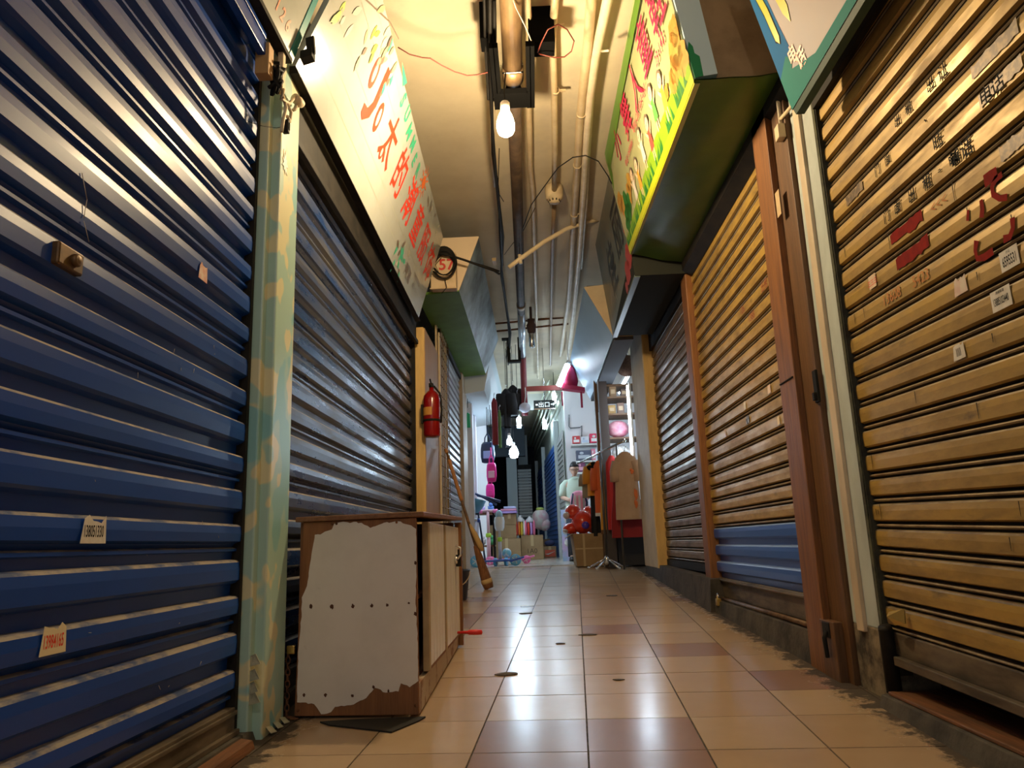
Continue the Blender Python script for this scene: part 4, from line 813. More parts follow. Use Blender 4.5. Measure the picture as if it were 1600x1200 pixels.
mt = MB(); random.seed(19); pp = [onF(*q) + Vector((0, 0, .001)) for q in ((500, 1130), (560, 1126), (665, 1122), (655, 1128), (612, 1146), (560, 1140), (515, 1135))]; mt.prism(pp, (0, 0, .006))
tag(mt.build('rubber_offcut', mat('black rubber sheet', (.02, .018, .016), .7)), 'black rubber offcut under the front of the cabinet', 'mat')
pk = thing('padlock', 'brass padlock on a short chain between the pale green pillar and the cabinet', 'padlock', onY(455, 1015, 3.36)); q = onY(456, 1015, 3.36)
mb = MB(); mb.box(q.x - .02, q.x + .015, q.y - .012, q.y + .012, q.z - .018, q.z + .018); mb.build('body', brass, pk, bevel=.004)
mb = MB(); z = q.z - .02; k = 0
while z > ramp(q.x, q.y) + .012:
    c_ = Vector((q.x - .015 - .0 * k, q.y, z)); a = Vector((1, 0, 0)) if k % 2 else Vector((0, 1, 0))
    mb.tube([c_ + a * .009 * math.cos(t) + Vector((0, 0, .016 * math.sin(t))) for t in [2 * math.pi * i / 10 for i in range(11)]], .0032, 5, cap=False); z -= .024; k += 1
for i in range(3):
    c_ = Vector((q.x - .01 + .02 * i, q.y - .02 * i, ramp(q.x, q.y) + .006)); mb.tube([c_ + Vector((.016 * math.cos(t), .009 * math.sin(t), 0)) for t in [2 * math.pi * j / 10 for j in range(11)]], .0032, 5, cap=False)
mb.build('chain', rust, pk)
# scraps
fo = MB(); q = onX(1396, 968, 1.39); random.seed(31)
a = [q + Vector((0, .05, -.02)), q + Vector((-.01, .012, .028)), q + Vector((.02, -.055, .045)), q + Vector((.015, -.062, -.01)), q + Vector((-.005, -.02, -.02))]
fo.add(a + [p + Vector((.004, 0, .0)) for p in a] + [q + Vector((-.025, .0, .012))], [(0, 1, 10), (1, 2, 10), (2, 3, 10), (3, 4, 10), (4, 0, 10), (9, 8, 7, 6, 5)])
tag(fo.build('foil_scrap', mat('golden foil paper', (.55, .38, .12), .3, .6)), 'crumpled golden foil scrap stuffed on top of the iron stub by the pale pillar', 'scrap')
mb = MB(); mb.tube([(1.41, 3.24, .19), (1.405, 3.235, .43), (1.40, 3.23, .445)], [.03, .028, .026], 10); tag(mb.build('iron_stub', black_metal), 'black iron stub pipe at the foot of the pale pillar', 'pipe')
random.seed(23); dirt = mat('dry dark scrap', (.06, .045, .03), .8, col2=(.12, .09, .06), scale=30)
labs = ['dark leaf scrap on the tile joint, third tile row past the cabinet', 'brown leaf scrap beside the middle tile joint', 'small grey-brown scrap in the middle of a tile', 'flat black scrap across the tile joint beside the cabinet', 'small brown scrap on the third tile column', 'thin dark scrap near the clothes rack']
for (u, v, w), lb_ in zip(((820, 959, .055), (919, 992, .07), (876, 1006, .035), (791, 1054, .075), (967, 1063, .03), (956, 931, .07)), labs):
    q = onF(u, v); pp = []; n = 9
    for i in range(n):
        t = 2 * math.pi * i / n; r = random.uniform(.6, 1.15); pp.append(q + RT * (w * r * math.cos(t)) + RL * (w * .55 * r * math.sin(t)) + RN * .001)
    m_ = MB(); m_.prism(pp, RN * .004); tag(m_.build('leaf_scrap', dirt), lb_, 'scrap', 'scraps on the floor')

# ------------------------------------------------------------------ ceiling services
iron = mat('rusty iron pipe', (.14, .085, .045), .45, .5, col2=(.30, .19, .09), scale=7, stretch=(1, .4, 1), bump=.15, bscale=20)
PZ = 3.98
pp = thing('overhead_pipe', 'thick rusty iron pipe running along the ceiling above the bulb', 'pipe', (-.05, 6, PZ))
px = lambda y: -.030 - .0105 * (y - 4.2)
mb = MB(); mb.tube([(px(y), y, PZ) for y in (-2.5, 2, 4.62)], .066, 18); mb.build('pipe', iron, pp); mb = MB(); mb.tube([(px(y), y, PZ) for y in (4.6, 7, 9, 12.6)], .052, 18); o = mb.build('pipe', mat('dark rusty pipe', (.035, .024, .018), .6, col2=(.07, .045, .03), scale=9, spec=.3), pp); o['label'] = 'darker narrower length of pipe'
mb = MB(); mb.tube([(px(4.48), 4.48, PZ), (px(4.62), 4.62, PZ)], .072, 18); mb.tube([(px(4.75), 4.75, PZ), (px(4.80), 4.80, PZ)], .060, 18); mb.tube([(px(9.6), 9.6, PZ), (px(9.75), 9.75, PZ)], .06, 18); mb.build('collar', iron, pp)
mb = MB(); mb.tube([(px(10), 10, PZ), (px(12.4), 12.4, PZ)], .0545, 18); o = mb.build('sleeve', mat('bare galvanised sleeve', (.45, .50, .54), .3, .8), pp); o['label'] = 'shiny galvanised sleeve'
mb = MB(); mb.tube([(px(12.5), 12.5, PZ), (px(12.6), 12.65, PZ - .1), (px(12.6), 12.7, PZ - .5), (px(12.6), 12.7, PZ - 1.0)], .055, 14); mb.build('drop_pipe', mat('red oxide pipe', (.20, .025, .03), .45), pp)
hg = thing('pipe_hanger', 'black steel hanger frame clamping the thick pipe above the bulb', 'bracket', (-.03, 4.4, 3.9))
mb = MB()
for sx in (-1, 1): mb.box(px(4.4) + sx * .115 - .028, px(4.4) + sx * .115 + .028, 4.12, 4.80, 3.86, 3.90); mb.box(px(4.4) + sx * .115 - .006, px(4.4) + sx * .115 + .006, 4.12, 4.80, 3.86, 4.06)
mb.build('side_rail', mat('matte black paint', (.003, .003, .003), .9, spec=.05), hg, bevel=.003)
mb = MB(); mb.box(px(4.7) - .115, px(4.7) + .115, 4.60, 4.78, 3.855, 3.875); mb.box(px(4.7) - .09, px(4.7) + .09, 4.58, 4.60, 3.84, 3.88); mb.build('cross_plate', MATS['matte black paint'], hg)
mb = MB(); mb.box(px(4.3) - .20, px(4.3) - .10, 4.18, 4.32, 3.98, CZ); mb.build('ceiling_block', MATS['matte black paint'], hg, bevel=.004); mb = MB(); mb.box(px(4.3) + .12, px(4.3) + .28, 4.25, 4.40, 3.98, CZ); mb.build('ceiling_block', MATS['matte black paint'], hg, bevel=.004)
mb = MB(); mb.tube([(px(4.5) - .07 + .14 * i / 8, 4.45, PZ - .07 - .0 * i) for i in range(9)], .006, 6); mb.build('clamp_bolt', steel, hg)
jb = thing('junction_box', 'brown round junction box with loose red wire beside the pipe hanger', 'junction box', onZ(843, 65, 4.1)); q = onZ(843, 66, 4.08)
mb = MB(); mb.lathe([(0, -.09), (.045, -.08), (.055, -.03), (.055, .1), (0, .16)], q, (0, .35, 1), 16); mb.build('case', mat('brown bakelite', (.20, .11, .05), .45, col2=(.10, .055, .025), scale=8), jb)
mb = MB(); mb.tube([onZ(u, v, 3.95 - .02 * math.sin(i)) for i, (u, v) in enumerate(((840, 82), (846, 66), (856, 46), (872, 38), (886, 46), (897, 64), (893, 80), (882, 89), (866, 90), (850, 86), (842, 84)))], .0045, 6); mb.build('loose_wire', red_wire, jb)

def run(name, label, cat, pts, z, r, m, extra=None):
    t = thing(name, label, cat, onZ(pts[0][0], pts[0][1], z)); mb = MB()
    mb.tube([onZ(u, v, z) for u, v in pts], r, 10); mb.build('tube', m, t)
    return t
def clips(t, pts, z, r):
    mb = MB()
    for u, v in pts:
        q = onZ(u, v, z); mb.lathe([(r + .001, -.012), (r + .006, -.012), (r + .006, .012), (r + .001, .012)], q, (0, 1, 0), 12, 0, False); mb.box(q.x + r, q.x + r + .05, q.y - .01, q.y + .01, q.z - .006, q.z + .006)
    mb.build('clip', pvc, t)
cz = 4.17
t = run('conduit', 'thin pale conduit closest to the thick pipe on its right', 'conduit', [(820, -60), (825, 20), (827, 70), (825, 140), (827, 200), (828, 260), (832, 300), (835, 400), (838, 500), (841, 590)], cz, .024, pvc)
t = run('conduit', 'conduit right of the thick pipe that ends in a smoke detector', 'conduit', [(872, -60), (865, 30), (863, 60), (866, 150), (867, 240), (866, 302)], cz, .026, pvc)
clips(t, [(864, 40), (868, 142)], cz, .026)
t2 = run('conduit', 'thin brown conduit continuing beyond the smoke detector', 'conduit', [(866, 316), (864, 360), (862, 430), (861, 500), (860, 570)], cz, .022, mat('brown conduit', (.30, .20, .12), .5))
sd = thing('smoke_detector', 'round cream smoke detector on the ceiling conduit', 'smoke detector', onZ(866, 306, 4.15)); q = onZ(866, 307, 4.14)
mb = MB(); mb.lathe([(0, -.07), (.05, -.065), (.062, -.04), (.085, -.02), (.085, .0), (.09, .02), (.09, .1), (0, .1)], q, (0, 0, 1), 20); mb.build('housing', cream, sd)
mb = MB(); [mb.box(q.x + .055 * math.cos(a) - .006, q.x + .055 * math.cos(a) + .006, q.y + .055 * math.sin(a) - .006, q.y + .055 * math.sin(a) + .006, q.z - .06, q.z - .03) for a in [2 * math.pi * i / 10 for i in range(10)]]; mb.build('vent', black_metal, sd)
t = run('conduit', 'thick cream conduit third to the right of the thick pipe', 'conduit', [(928, -60), (923, 10), (918, 75), (911, 140), (906, 190), (902, 260), (897, 330), (893, 400), (888, 470), (876, 555)], cz, .034, pvc); clips(t, [(908, 178), (902, 258), (897, 335)], cz, .034)
t = run('cable_trunking', 'white cable trunking nearest to the green signboard', 'conduit', [(962, -60), (945, 20), (930, 90), (922, 150), (917, 210), (912, 300), (905, 400), (897, 480), (888, 560)], cz, .034, pvc_white)
t = run('conduit', 'thin white conduit branching beside the white trunking', 'conduit', [(955, 0), (943, 40), (935, 75), (929, 110), (924, 180), (920, 240), (916, 320), (908, 420)], cz, .014, pvc_white)
mb = MB(); mb.tube([onZ(940, 80, 4.1), onZ(951, 79, 3.98)], .008, 6); tag(mb.build('hook', pvc_white), 'small white hook stub beside the white trunking', 'hook')
t = run('conduit', 'white conduit at the left edge of the black cable bundle', 'conduit', [(765, 90), (768, 130), (770, 170), (769, 220), (773, 290)], cz, .02, pvc_white)
bd = thing('cable_bundle', 'long bundle of black cables sagging along the ceiling on the left of the thick pipe', 'cable', onZ(765, 100, 4.0))
paths = [((758, -60), (760, 30), (763, 110), (767, 150), (772, 250), (780, 330), (783, 400), (786, 450), (793, 500), (797, 545)), ((768, -60), (768, 60), (772, 110), (775, 150), (771, 156), (766, 150), (761, 110)), ((762, -60), (764, 100), (770, 230), (779, 300), (781, 370), (784, 420), (792, 480), (796, 520), (791, 560)),
         ((772, 0), (773, 60), (768, 156), (770, 240), (780, 320), (786, 370), (783, 430), (798, 520), (794, 570)), ((755, -60), (758, 60), (761, 120), (763, 155), (770, 157)), ((765, -60), (766, 80), (769, 200), (776, 290), (782, 350), (785, 415))]
for i, p in enumerate(paths):
    mb = MB(); mb.tube([onZ(u, v, 4.08 - .025 * i + .02 * math.sin(3 * j + i)) for j, (u, v) in enumerate(p)], .010 + .003 * (i % 2), 7); mb.build('cable', black_rubber, bd)
mb = MB(); q = onZ(773, 408, 4.02); mb.box(q.x - .03, q.x + .02, q.y - .06, q.y + .08, q.z - .02, q.z + .02); o = mb.build('connector', mat('tan ceramic connector', (.55, .40, .22), .5), bd, bevel=.006)
mb = MB(); mb.tube([onZ(u, v, 3.99) for u, v in ((780, 232), (778, 300), (787, 315))], .004, 5); tag(mb.build('loose_wire', black_rubber), 'thin loose wire dangling beside the black cable bundle', 'wire')
dc = thing('dangling_conduit', 'bent cream conduit hanging diagonally from the dark signboard to the thick pipe', 'conduit', (.1, 7.4, 3.4))
dpts = [onY(795, 418, 7.4), onY(812, 405, 7.4), onY(850, 378, 7.45), onY(885, 358, 7.5), onY(915, 347, 7.6), onY(943, 342, 7.7)]
mb = MB(); mb.tube(dpts, .024, 10); mb.build('tube', mat('bright cream conduit', (.72, .58, .38), .45), dc)
mb = MB(); mb.tube([dpts[1] + Vector((0, 0, .05)), dpts[1] + Vector((.01, 0, -.05))], .02, 8); mb.build('clip', pvc_white, dc); mb = MB(); mb.tube([dpts[1], Vector((dpts[1].x, dpts[1].y, 3.94))], .004, 6); mb.tube([dpts[5], dpts[5] + Vector((.02, 0, .15)), Vector((dpts[5].x + .04, dpts[5].y, CZ))], .004, 6); mb.build('tie_wire', black_rubber, dc)
def wire(name, label, pts, r, m, y=None, z=None): mb = MB(); mb.tube([onY(u, v, y) if y else onZ(u, v, z) for u, v in pts], r, 6); return tag(mb.build(name, m), label, 'wire')
wire('wire', 'red wire sagging from the cream SUMMER signboard to the cable bundle', [(622, 74), (640, 85), (660, 90), (672, 91), (690, 102), (710, 112), (730, 118), (745, 117), (762, 113)], .004, red_wire, z=3.85)
wire('wire', 'thin dark wire looping from the ceiling down to the green signboard', [(815, 362), (830, 320), (850, 292), (872, 262), (895, 246), (915, 243), (935, 252), (950, 275), (962, 300), (972, 325)], .005, black_rubber, z=3.95)
wire('wire', 'pale string crossing the thick pipe at the top', [(795, -20), (806, 12), (820, 40), (832, 68)], .003, pvc_white, z=3.9)
wire('wire', 'thin wire sloping behind the dangling cream conduit', [(788, 398), (800, 382), (818, 360), (836, 325)], .004, black_rubber, z=4.1)
for i, (a, b) in enumerate((((770, 506), (882, 496)), ((772, 518), (888, 506)))):
    mb = MB(); mb.tube([onY(a[0], a[1], 11.2 + i * .1), onY(b[0], b[1], 11.2 + i * .1)], .016, 8); tag(mb.build('cross_rod', rust), ['upper', 'lower'][i] + ' rusty rod crossing under the pipes beyond the dangling conduit', 'rod')
sp = thing('sprinkler_drop', 'short rusty valve drop with a shiny end hanging right of the thick pipe', 'valve', onY(828, 520, 11))
mb = MB(); q = onY(828, 462, 10.6); mb.lathe([(0, 0), (.09, 0), (.09, -.03), (.02, -.05), (.02, -.36), (.06, -.37), (.05, -.42), (.07, -.46), (.06, -.56), (.03, -.6)], q, (0, 0, 1), 14); mb.build('valve', mat('dark rust', (.06, .03, .025), .7), sp)
mb = MB(); mb.lathe([(.04, -.58), (.045, -.60), (.045, -.78), (.03, -.8)], q, (0, 0, 1), 14); o = mb.build('cap', steel, sp)
ub = MB(); q = onY(805, 540, 12.0); ub.box(q.x - .14, q.x - .09, 11.95, 12.05, q.z - .25, q.z + .12); ub.box(q.x + .04, q.x + .09, 11.95, 12.05, q.z - .25, q.z + .12); ub.box(q.x - .14, q.x + .09, 11.95, 12.05, q.z - .29, q.z - .25); ub.box(q.x - .22, q.x - .09, 11.95, 12.05, q.z + .10, q.z + .13); ub.box(q.x + .04, q.x + .17, 11.95, 12.05, q.z + .10, q.z + .13)
tag(ub.build('pipe_hanger', black_metal), 'black U-shaped hanger around the far end of the thick pipe', 'bracket')

# the warm bulb
bl = thing('hanging_bulb', 'glowing warm bulb hanging on a short cord under the ceiling pipe', 'light bulb', onY(790, 195, 4.2)); q = onY(790, 193, 4.2)
warm = glow('warm lamp glow', (1.0, .75, .43), BULB_W)
mb = MB(); mb.lathe([(.0, -.085), (.025, -.082), (.045, -.066), (.055, -.04), (.056, -.01), (.050, .025), (.038, .06), (.028, .082)], q, (0, 0, 1), 14); mb.build('bulb', warm, bl)
mb = MB(); mb.lathe([(.0, .15), (.024, .148), (.03, .14), (.03, .09), (.026, .082), (.0, .082)], q, (0, 0, 1), 14); mb.build('lamp_holder', mat('white lamp holder', (.8, .76, .7), .4), bl)
mb = MB(); mb.tube([q + Vector((0, 0, .15)), q + Vector((-.003, .02, .25)), q + Vector((.01, .1, .42)), Vector((px(4.4) - .05, 4.40, 3.86))], .005, 6); mb.build('cord', black_rubber, bl)

bl = thing('hanging_bulb', 'next warm bulb of the row, hanging behind the viewpoint', 'light bulb', (.05, -.95, 3.5)); q = Vector((.05, -.95, 3.5))
mb = MB(); mb.lathe([(.0, -.085), (.025, -.082), (.045, -.066), (.055, -.04), (.056, -.01), (.050, .025), (.038, .06), (.028, .082)], q, (0, 0, 1), 14); mb.build('bulb', glow('pale warm lamp glow', (1.0, .86, .66), BULB_BACK_W), bl)
mb = MB(); mb.lathe([(.0, .15), (.024, .148), (.03, .14), (.03, .09), (.026, .082), (.0, .082)], q, (0, 0, 1), 14); mb.build('lamp_holder', MATS['white lamp holder'], bl)
mb = MB(); mb.tube([q + Vector((0, 0, .15)), Vector((.05, -.95, CZ))], .005, 6); mb.build('cord', black_rubber, bl)

# ------------------------------------------------------------------ the bright far end
white_wall = mat('white shop wall', (.80, .80, .82), .6)
def far_bulb(u, v, y, label, r=.05, tube=None, st=1.0):
    q = onY(u, v, y); t = thing('hanging_bulb', label, 'light bulb', q)
    gm = glow('cool lamp glow', (.62, .82, 1.0), COOL_W)
    mb = MB()
    if tube: mb.lathe([(0, -tube), (r * .9, -tube), (r, -tube + .02), (r, tube - .02), (r * .8, tube), (0, tube)], q, (0, 0, 1), 12)
    else: mb.lathe([(0, -r * 1.3), (r * .7, -r * 1.05), (r, -r * .3), (r * .85, r * .5), (r * .45, r * 1.3), (0, r * 1.3)], q, (0, 0, 1), 12)
    mb.build('bulb', gm, t)
    top = tube or r * 1.3
    mb = MB(); mb.lathe([(0, top), (.026, top), (.028, top + .07), (0, top + .08)], q, (0, 0, 1), 10); mb.build('lamp_holder', white_paint, t)
    mb = MB(); mb.tube([q + Vector((0, 0, top + .07)), Vector((q.x, q.y, CZ))], .006, 5); mb.build('cord', black_rubber, t)
far_bulb(796, 690, 12.53, 'cool white bulb above the hanging black clothes, upper of the close pair', .05)
far_bulb(803, 707, 13.25, 'round cool bulb lowest over the toy stall', .085)
far_bulb(811, 660, 17.0, 'slim cool bulb beside the hanging black clothes', .05, .12)
far_bulb(851, 664, 18.5, 'slim cool bulb below the exit sign', .05, .10)
far_bulb(866, 622, 15.0, 'slim tilted-looking cool bulb at the right edge of the exit sign', .04, .10)
tl = thing('tube_light', 'upright white tube lamp beside the hanging red bag', 'lamp', onY(880, 588, 11.9)); A, B = onY(873, 603, 11.9), onY(887, 570, 11.9)
mb = MB(); mb.tube([A, B], .045, 12); mb.build('tube', glow('tube glow', (.70, .85, 1.0), COOL_W * .22), tl); mb = MB(); mb.tube([B, B + (B - A) * .15], .04, 10); mb.tube([B + (B - A) * .1, Vector((B.x, B.y, CZ))], .006, 5); mb.build('lamp_holder', white_paint, tl)
tl = thing('tube_light', 'upright tube lamp inside the open shop behind the beige post', 'lamp', (1.33, 10.3, 1.9))
mb = MB(); mb.tube([(1.36, 10.35, 1.95), (1.36, 10.35, 2.95)], .016, 10); mb.build('tube', glow('shop tube glow', (.68, .84, 1.0), COOL_W * .5), tl); mb = MB(); mb.box(1.375, 1.40, 10.32, 10.38, 1.9, 3.0); mb.build('batten', white_paint, tl)
tl = thing('tube_light', 'ceiling tube lamp in the open shop on the right', 'lamp', (1.9, 12.6, 3.5)); mb = MB(); mb.tube([(1.7, 11.2, 3.6), (1.7, 14.2, 3.6)], .02, 10); mb.build('tube', MATS['shop tube glow'], tl); mb = MB(); mb.box(1.66, 1.74, 11.2, 14.2, 3.62, 3.68); mb.box(1.69, 1.71, 12.6, 12.64, 3.68, CZ); mb.build('batten', white_paint, tl)
tl = thing('tube_light', 'ceiling tube lamp over the toy stall on the left', 'lamp', (-1.4, 13.4, 3.3)); mb = MB(); mb.tube([(-1.6, 12.2, 3.4), (-1.6, 14.6, 3.4)], .02, 10); mb.build('tube', MATS['shop tube glow'], tl); mb = MB(); mb.box(-1.64, -1.56, 12.2, 14.6, 3.42, 3.48); mb.box(-1.61, -1.59, 13.3, 13.34, 3.48, CZ); mb.build('batten', white_paint, tl)

# shells of the two open shops and the far passage
mb = MB(); mb.box(.66, 4.5, 15.0, 15.2, FAR_Z, CZ); mb.box(4.4, 4.6, 9.7, 15.0, FAR_Z, CZ); struct(mb.build('wall_right_shop', white_wall), 'white back wall of the open shop', 'wall')
mb = MB(); mb.box(1.62, 4.5, 9.70, 9.78, .2, CZ); struct(mb.build('wall_right_shop_side', white_wall), 'white side wall of the open shop', 'wall')
mb = MB(); mb.box(-3.0, -2.9, 11.5, 15.4, FAR_Z, CZ); mb.box(-3.0, -.95, 15.2, 15.4, FAR_Z, CZ); mb.box(-3, -1.3, 11.5, 11.6, FAR_Z, CZ); struct(mb.build('wall_left_stall', white_wall), 'walls of the left clothing stall', 'wall')
mb = MB(); mb.box(-1.12, -.98, 12.0, 12.25, FAR_Z, 3.1, 0); mb.box(-1.1, -1.02, 13.2, 13.4, FAR_Z, 3.1, 0); struct(mb.build('trim_15', mat('white stall post', (.62, .60, .66), .5)), 'white posts of the left clothing stall', 'post')
mb = MB(); mb.box(-2.5, 1.5, 27.0, 27.2, FAR_Z, CZ); mb.box(-2.6, -2.4, 15.4, 27.2, FAR_Z, CZ); struct(mb.build('wall_back', mat('dark end wall', (.02, .022, .03), .8)), 'dark end of the passage', 'wall')
mb = MB(); mb.box(-2.4, -.25, 22.0, 22.25, 3.35, CZ); struct(mb.build('trim_16', mat('dull blue header', (.06, .085, .11), .6)), 'dull blue header beam over the dark doorway', 'beam')
mb = MB(); mb.box(-.82, -.52, 22.2, 22.5, FAR_Z, 3.4); mb.box(-.50, -.20, 24, 24.3, FAR_Z, CZ); struct(mb.build('trim_17', mat('grey white column', (.66, .72, .72), .7)), 'grey-white columns in the dark passage', 'column')
fs_ = thing('roller_shutter', 'small grey shutter deep in the dark passage', 'shutter', (-.2, 22.6, FAR_Z)); c = MB()
for k in range(16): z = FAR_Z + 1.1 + k * .09; c.box(-.50, -.10, 22.6 - .02 * (k % 2), 22.66, z, z + .075)
c.build('curtain', mat('grey slat', (.45, .46, .44), .5), fs_); c = MB(); c.box(-.52, -.08, 22.56, 22.7, FAR_Z + 2.52, FAR_Z + 2.66); c.build('shutter_box', black_metal, fs_)
mb = MB(); mb.box(-2.4, 1.0, 17.2, 17.4, 3.9, CZ); struct(mb.build('trim_18', mat('white beam', (.66, .68, .64), .6)), 'white beam across the far ceiling', 'beam')
# angled right side of the far passage with blue shutters
FWa, FWb = Vector((.66, 15.2, FAR_Z)), Vector((.02, 27, FAR_Z)); dW = (FWb - FWa).normalized(); nW = Vector((-dW.y, dW.x, 0))
mb = MB(); mb.hexa([FWa - nW * .1, FWa, FWb, FWb - nW * .1, FWa - nW * .1 + Vector((0, 0, 3.76)), FWa + Vector((0, 0, 3.76)), FWb + Vector((0, 0, 3.76)), FWb - nW * .1 + Vector((0, 0, 3.76))]); struct(mb.build('wall_right_far', mat('pale green far wall', (.50, .54, .46), .6)), 'pale wall of the far passage', 'wall')
for i, (a, b, lab) in enumerate(((.2, 1.4, 'pale grey shutter at the corner of the far passage'), (1.6, 6.0, 'nearer blue shutter on the right of the far passage'), (6.2, 9.6, 'farther blue shutter on the right of the far passage'))):
    t = thing('roller_shutter', lab, 'shutter', FWa + dW * a); c = MB(); zt = 2.6
    for k in range(int(zt / .105)):
        z = FAR_Z + k * .105; p, q = FWa + dW * a + nW * .03, FWa + dW * b + nW * .03; p.z = q.z = z
        o_ = nW * .03; u_ = Vector((0, 0, .075)); c.hexa([p, p + o_, q + o_, q, p + u_, p + u_ + o_ * .6, q + u_ + o_ * .6, q + u_])
    p, q = FWa + dW * a + nW * .02, FWa + dW * b + nW * .02; c.hexa([p, p + nW * .02, q + nW * .02, q, p + Vector((0, 0, zt)), p + nW * .02 + Vector((0, 0, zt)), q + nW * .02 + Vector((0, 0, zt)), q + Vector((0, 0, zt))])
    c.build('curtain', MATS['grey slat'] if i == 0 else mat('far blue slat', (.05, .17, .55), .4, .0), t)
    c = MB(); p = FWa + dW * (b + .1) + nW * .06; c.obox(p + Vector((0, 0, 1.5)), dW, nW, (0, 0, 1), .07, .05, 1.5); c.build('guide_channel', mat('pale frame', (.5, .56, .56), .5), t)
random.seed(41)
for i in range(5):
    mb = MB(); mb.tube([FWa + dW * s_ + nW * (.10 + .05 * i) + Vector((0, 0, 3.15 + .11 * i + random.uniform(-.03, .03))) for s_ in (-.3, 2, 4, 6, 9)], .025, 7)
    tag(mb.build('conduit', mat('pale far conduit', (.52, .56, .42), .5)), 'pale conduits stacked along the top of the far passage wall', 'conduit', 'conduits of the far passage')

# exit sign
ex = thing('exit_sign', 'small dark green exit sign hanging over the far passage', 'sign', onY(851, 632, 13)); q = onY(851, 632, 13.0); s_ = 13.2 / FPX
mb = MB(); mb.box(q.x - 17 * s_, q.x + 16 * s_, 13.0, 13.03, q.z - 6.5 * s_, q.z + 7 * s_); mb.build('panel', mat('dark green acrylic', (.01, .045, .06), .3), ex)
F = Frame((q.x, 12.998, q.z), (q.x + 1, 12.998, q.z), (q.x, 12.998, q.z + 1)); ew = glow('lit exit lettering', (.75, .95, 1.0), 1.6)
mb = MB(); F.write(mb, '出口', -.01, 0, .105, .001, .008); F.poly(mb, [(.11, -.01), (.15, -.01), (.15, -.03), (.18, .0), (.15, .03), (.15, .01), (.11, .01)], .001); F.poly(mb, [(-.16, -.015), (-.12, -.015), (-.12, .015), (-.16, .015)], .001); mb.build('lettering', ew, ex)
mb = MB(); mb.box(q.x - 17 * s_, q.x + 16 * s_, 12.99, 13.035, q.z - 7.5 * s_, q.z - 6.4 * s_); mb.tube([(q.x, 13.015, q.z), (q.x, 13.015, CZ)], .008, 6); mb.build('hanger', steel, ex)
# red bar and red satchel
mb = MB(); A, B = onY(822, 606, 12.2), onY(880, 603, 12.2); mb.box(A.x, B.x, 12.18, 12.24, A.z - .06, A.z + .02); tag(mb.build('banner_rail', mat('dull red bar', (.30, .06, .05), .5)), 'dull red bar hung across the corridor under the pipes', 'bar')
rb = thing('red_bag', 'dark pink-red bag with dangling straps hung from the pale blue sign box', 'bag', onY(895, 605, 12)); crim = mat('crimson cloth', (.42, .012, .07), .6)
q = onY(893, 604, 12.0); s_ = 12.2 / FPX
mb = MB(); rings = []
for z, w, d in ((0, 12, .10), (8, 14, .13), (20, 12, .13), (30, 8, .10), (37, 3, .04)): rings.append([Vector((q.x - 3 * s_ + w * s_ * math.cos(t), 12.0 + d * math.sin(t), q.z + z * s_)) for t in [2 * math.pi * i / 16 for i in range(16)]])
mb.loft(rings); mb.build('body', crim, rb)
mb = MB(); mb.hexa([(q.x - 15 * s_, 11.9, q.z - 4 * s_), (q.x + 20 * s_, 11.9, q.z - 10 * s_), (q.x + 20 * s_, 12.1, q.z - 10 * s_), (q.x - 15 * s_, 12.1, q.z - 4 * s_), (q.x - 15 * s_, 11.9, q.z + 4 * s_), (q.x + 20 * s_, 11.9, q.z - 4 * s_), (q.x + 20 * s_, 12.1, q.z - 4 * s_), (q.x - 15 * s_, 12.1, q.z + 4 * s_)]); mb.build('brim', crim, rb)
for (u, v0, v1, w) in ((878, 612, 634, 1.2), (908, 612, 637, 1.6)):
    a, b = onY(u, v0, 11.95), onY(u, v1, 11.95); mb = MB(); mb.box(a.x - w * s_, a.x + w * s_, 11.94, 11.96, b.z, a.z); mb.build('strap', crim, rb)
mb = MB(); a = onY(937, 630, 12.1); mb.ball(a, .07, .06, .17); tag(mb.build('dark_pouch', mat('dark plum cloth', (.05, .01, .05), .7)), 'small dark plum pouch hanging right of the red bag', 'bag')

# ------------------------------------------------------------------ left stall: hung clothes and bags
def pouch(name, label, u, v, y, w, h, d, m, strap=None, flap=None, cat='bag', group=None):
    q = onY(u, v, y); t = thing(name, label, cat, q, group); mb = MB(); rings = []
    for z, s1_, s2_ in ((-.5, .55, .6), (-.46, .85, .9), (-.2, 1, 1), (.15, .98, .95), (.38, .88, .8), (.47, .7, .5), (.5, .4, .25)):
        rings.append([q + Vector((w / 2 * s1_ * math.copysign(abs(math.cos(t)) ** .6, math.cos(t)), d / 2 * s2_ * math.copysign(abs(math.sin(t)) ** .6, math.sin(t)), h * z)) for t in [2 * math.pi * i / 20 for i in range(20)]])
    mb.loft(rings); mb.build('body', m, t)
    mb = MB(); mb.box(q.x - w * .3, q.x + w * .3, q.y - d / 2 - .012, q.y - d / 2 + .02, q.z - h * .3, q.z + h * .05); mb.build('front_pocket', flap or m, t, bevel=.008)
    mb = MB()
    for sx in (-1, 1): mb.tube([q + Vector((sx * w * .2, 0, h * .46)), q + Vector((sx * w * .17, 0, h * .7)), q + Vector((0, 0, h * .9)), q + Vector((0, 0, h * 1.3))], .012, 6)
    mb.build('strap', strap or m, t)
    mb = MB(); mb.tube([q + Vector((0, 0, h * 1.28)), Vector((q.x, q.y, 3.135))], .006, 6); mb.build('cord', black_rubber, t); return t
magenta = mat('hot pink nylon', (.85, .02, .32), .4); navy = mat('navy nylon', (.015, .025, .07), .5); purple_s = mat('pale blue trim', (.3, .45, .8), .5)
pouch('backpack', 'navy school bag hung on the left stall', 762, 707, 12.6, .24, .36, .14, navy, None, purple_s)
pouch('backpack', 'hot pink school bag with pale pocket, upper pink bag of the left stall', 768, 738, 12.4, .17, .32, .14, magenta, None, mat('pale pink trim', (.85, .5, .75), .5))
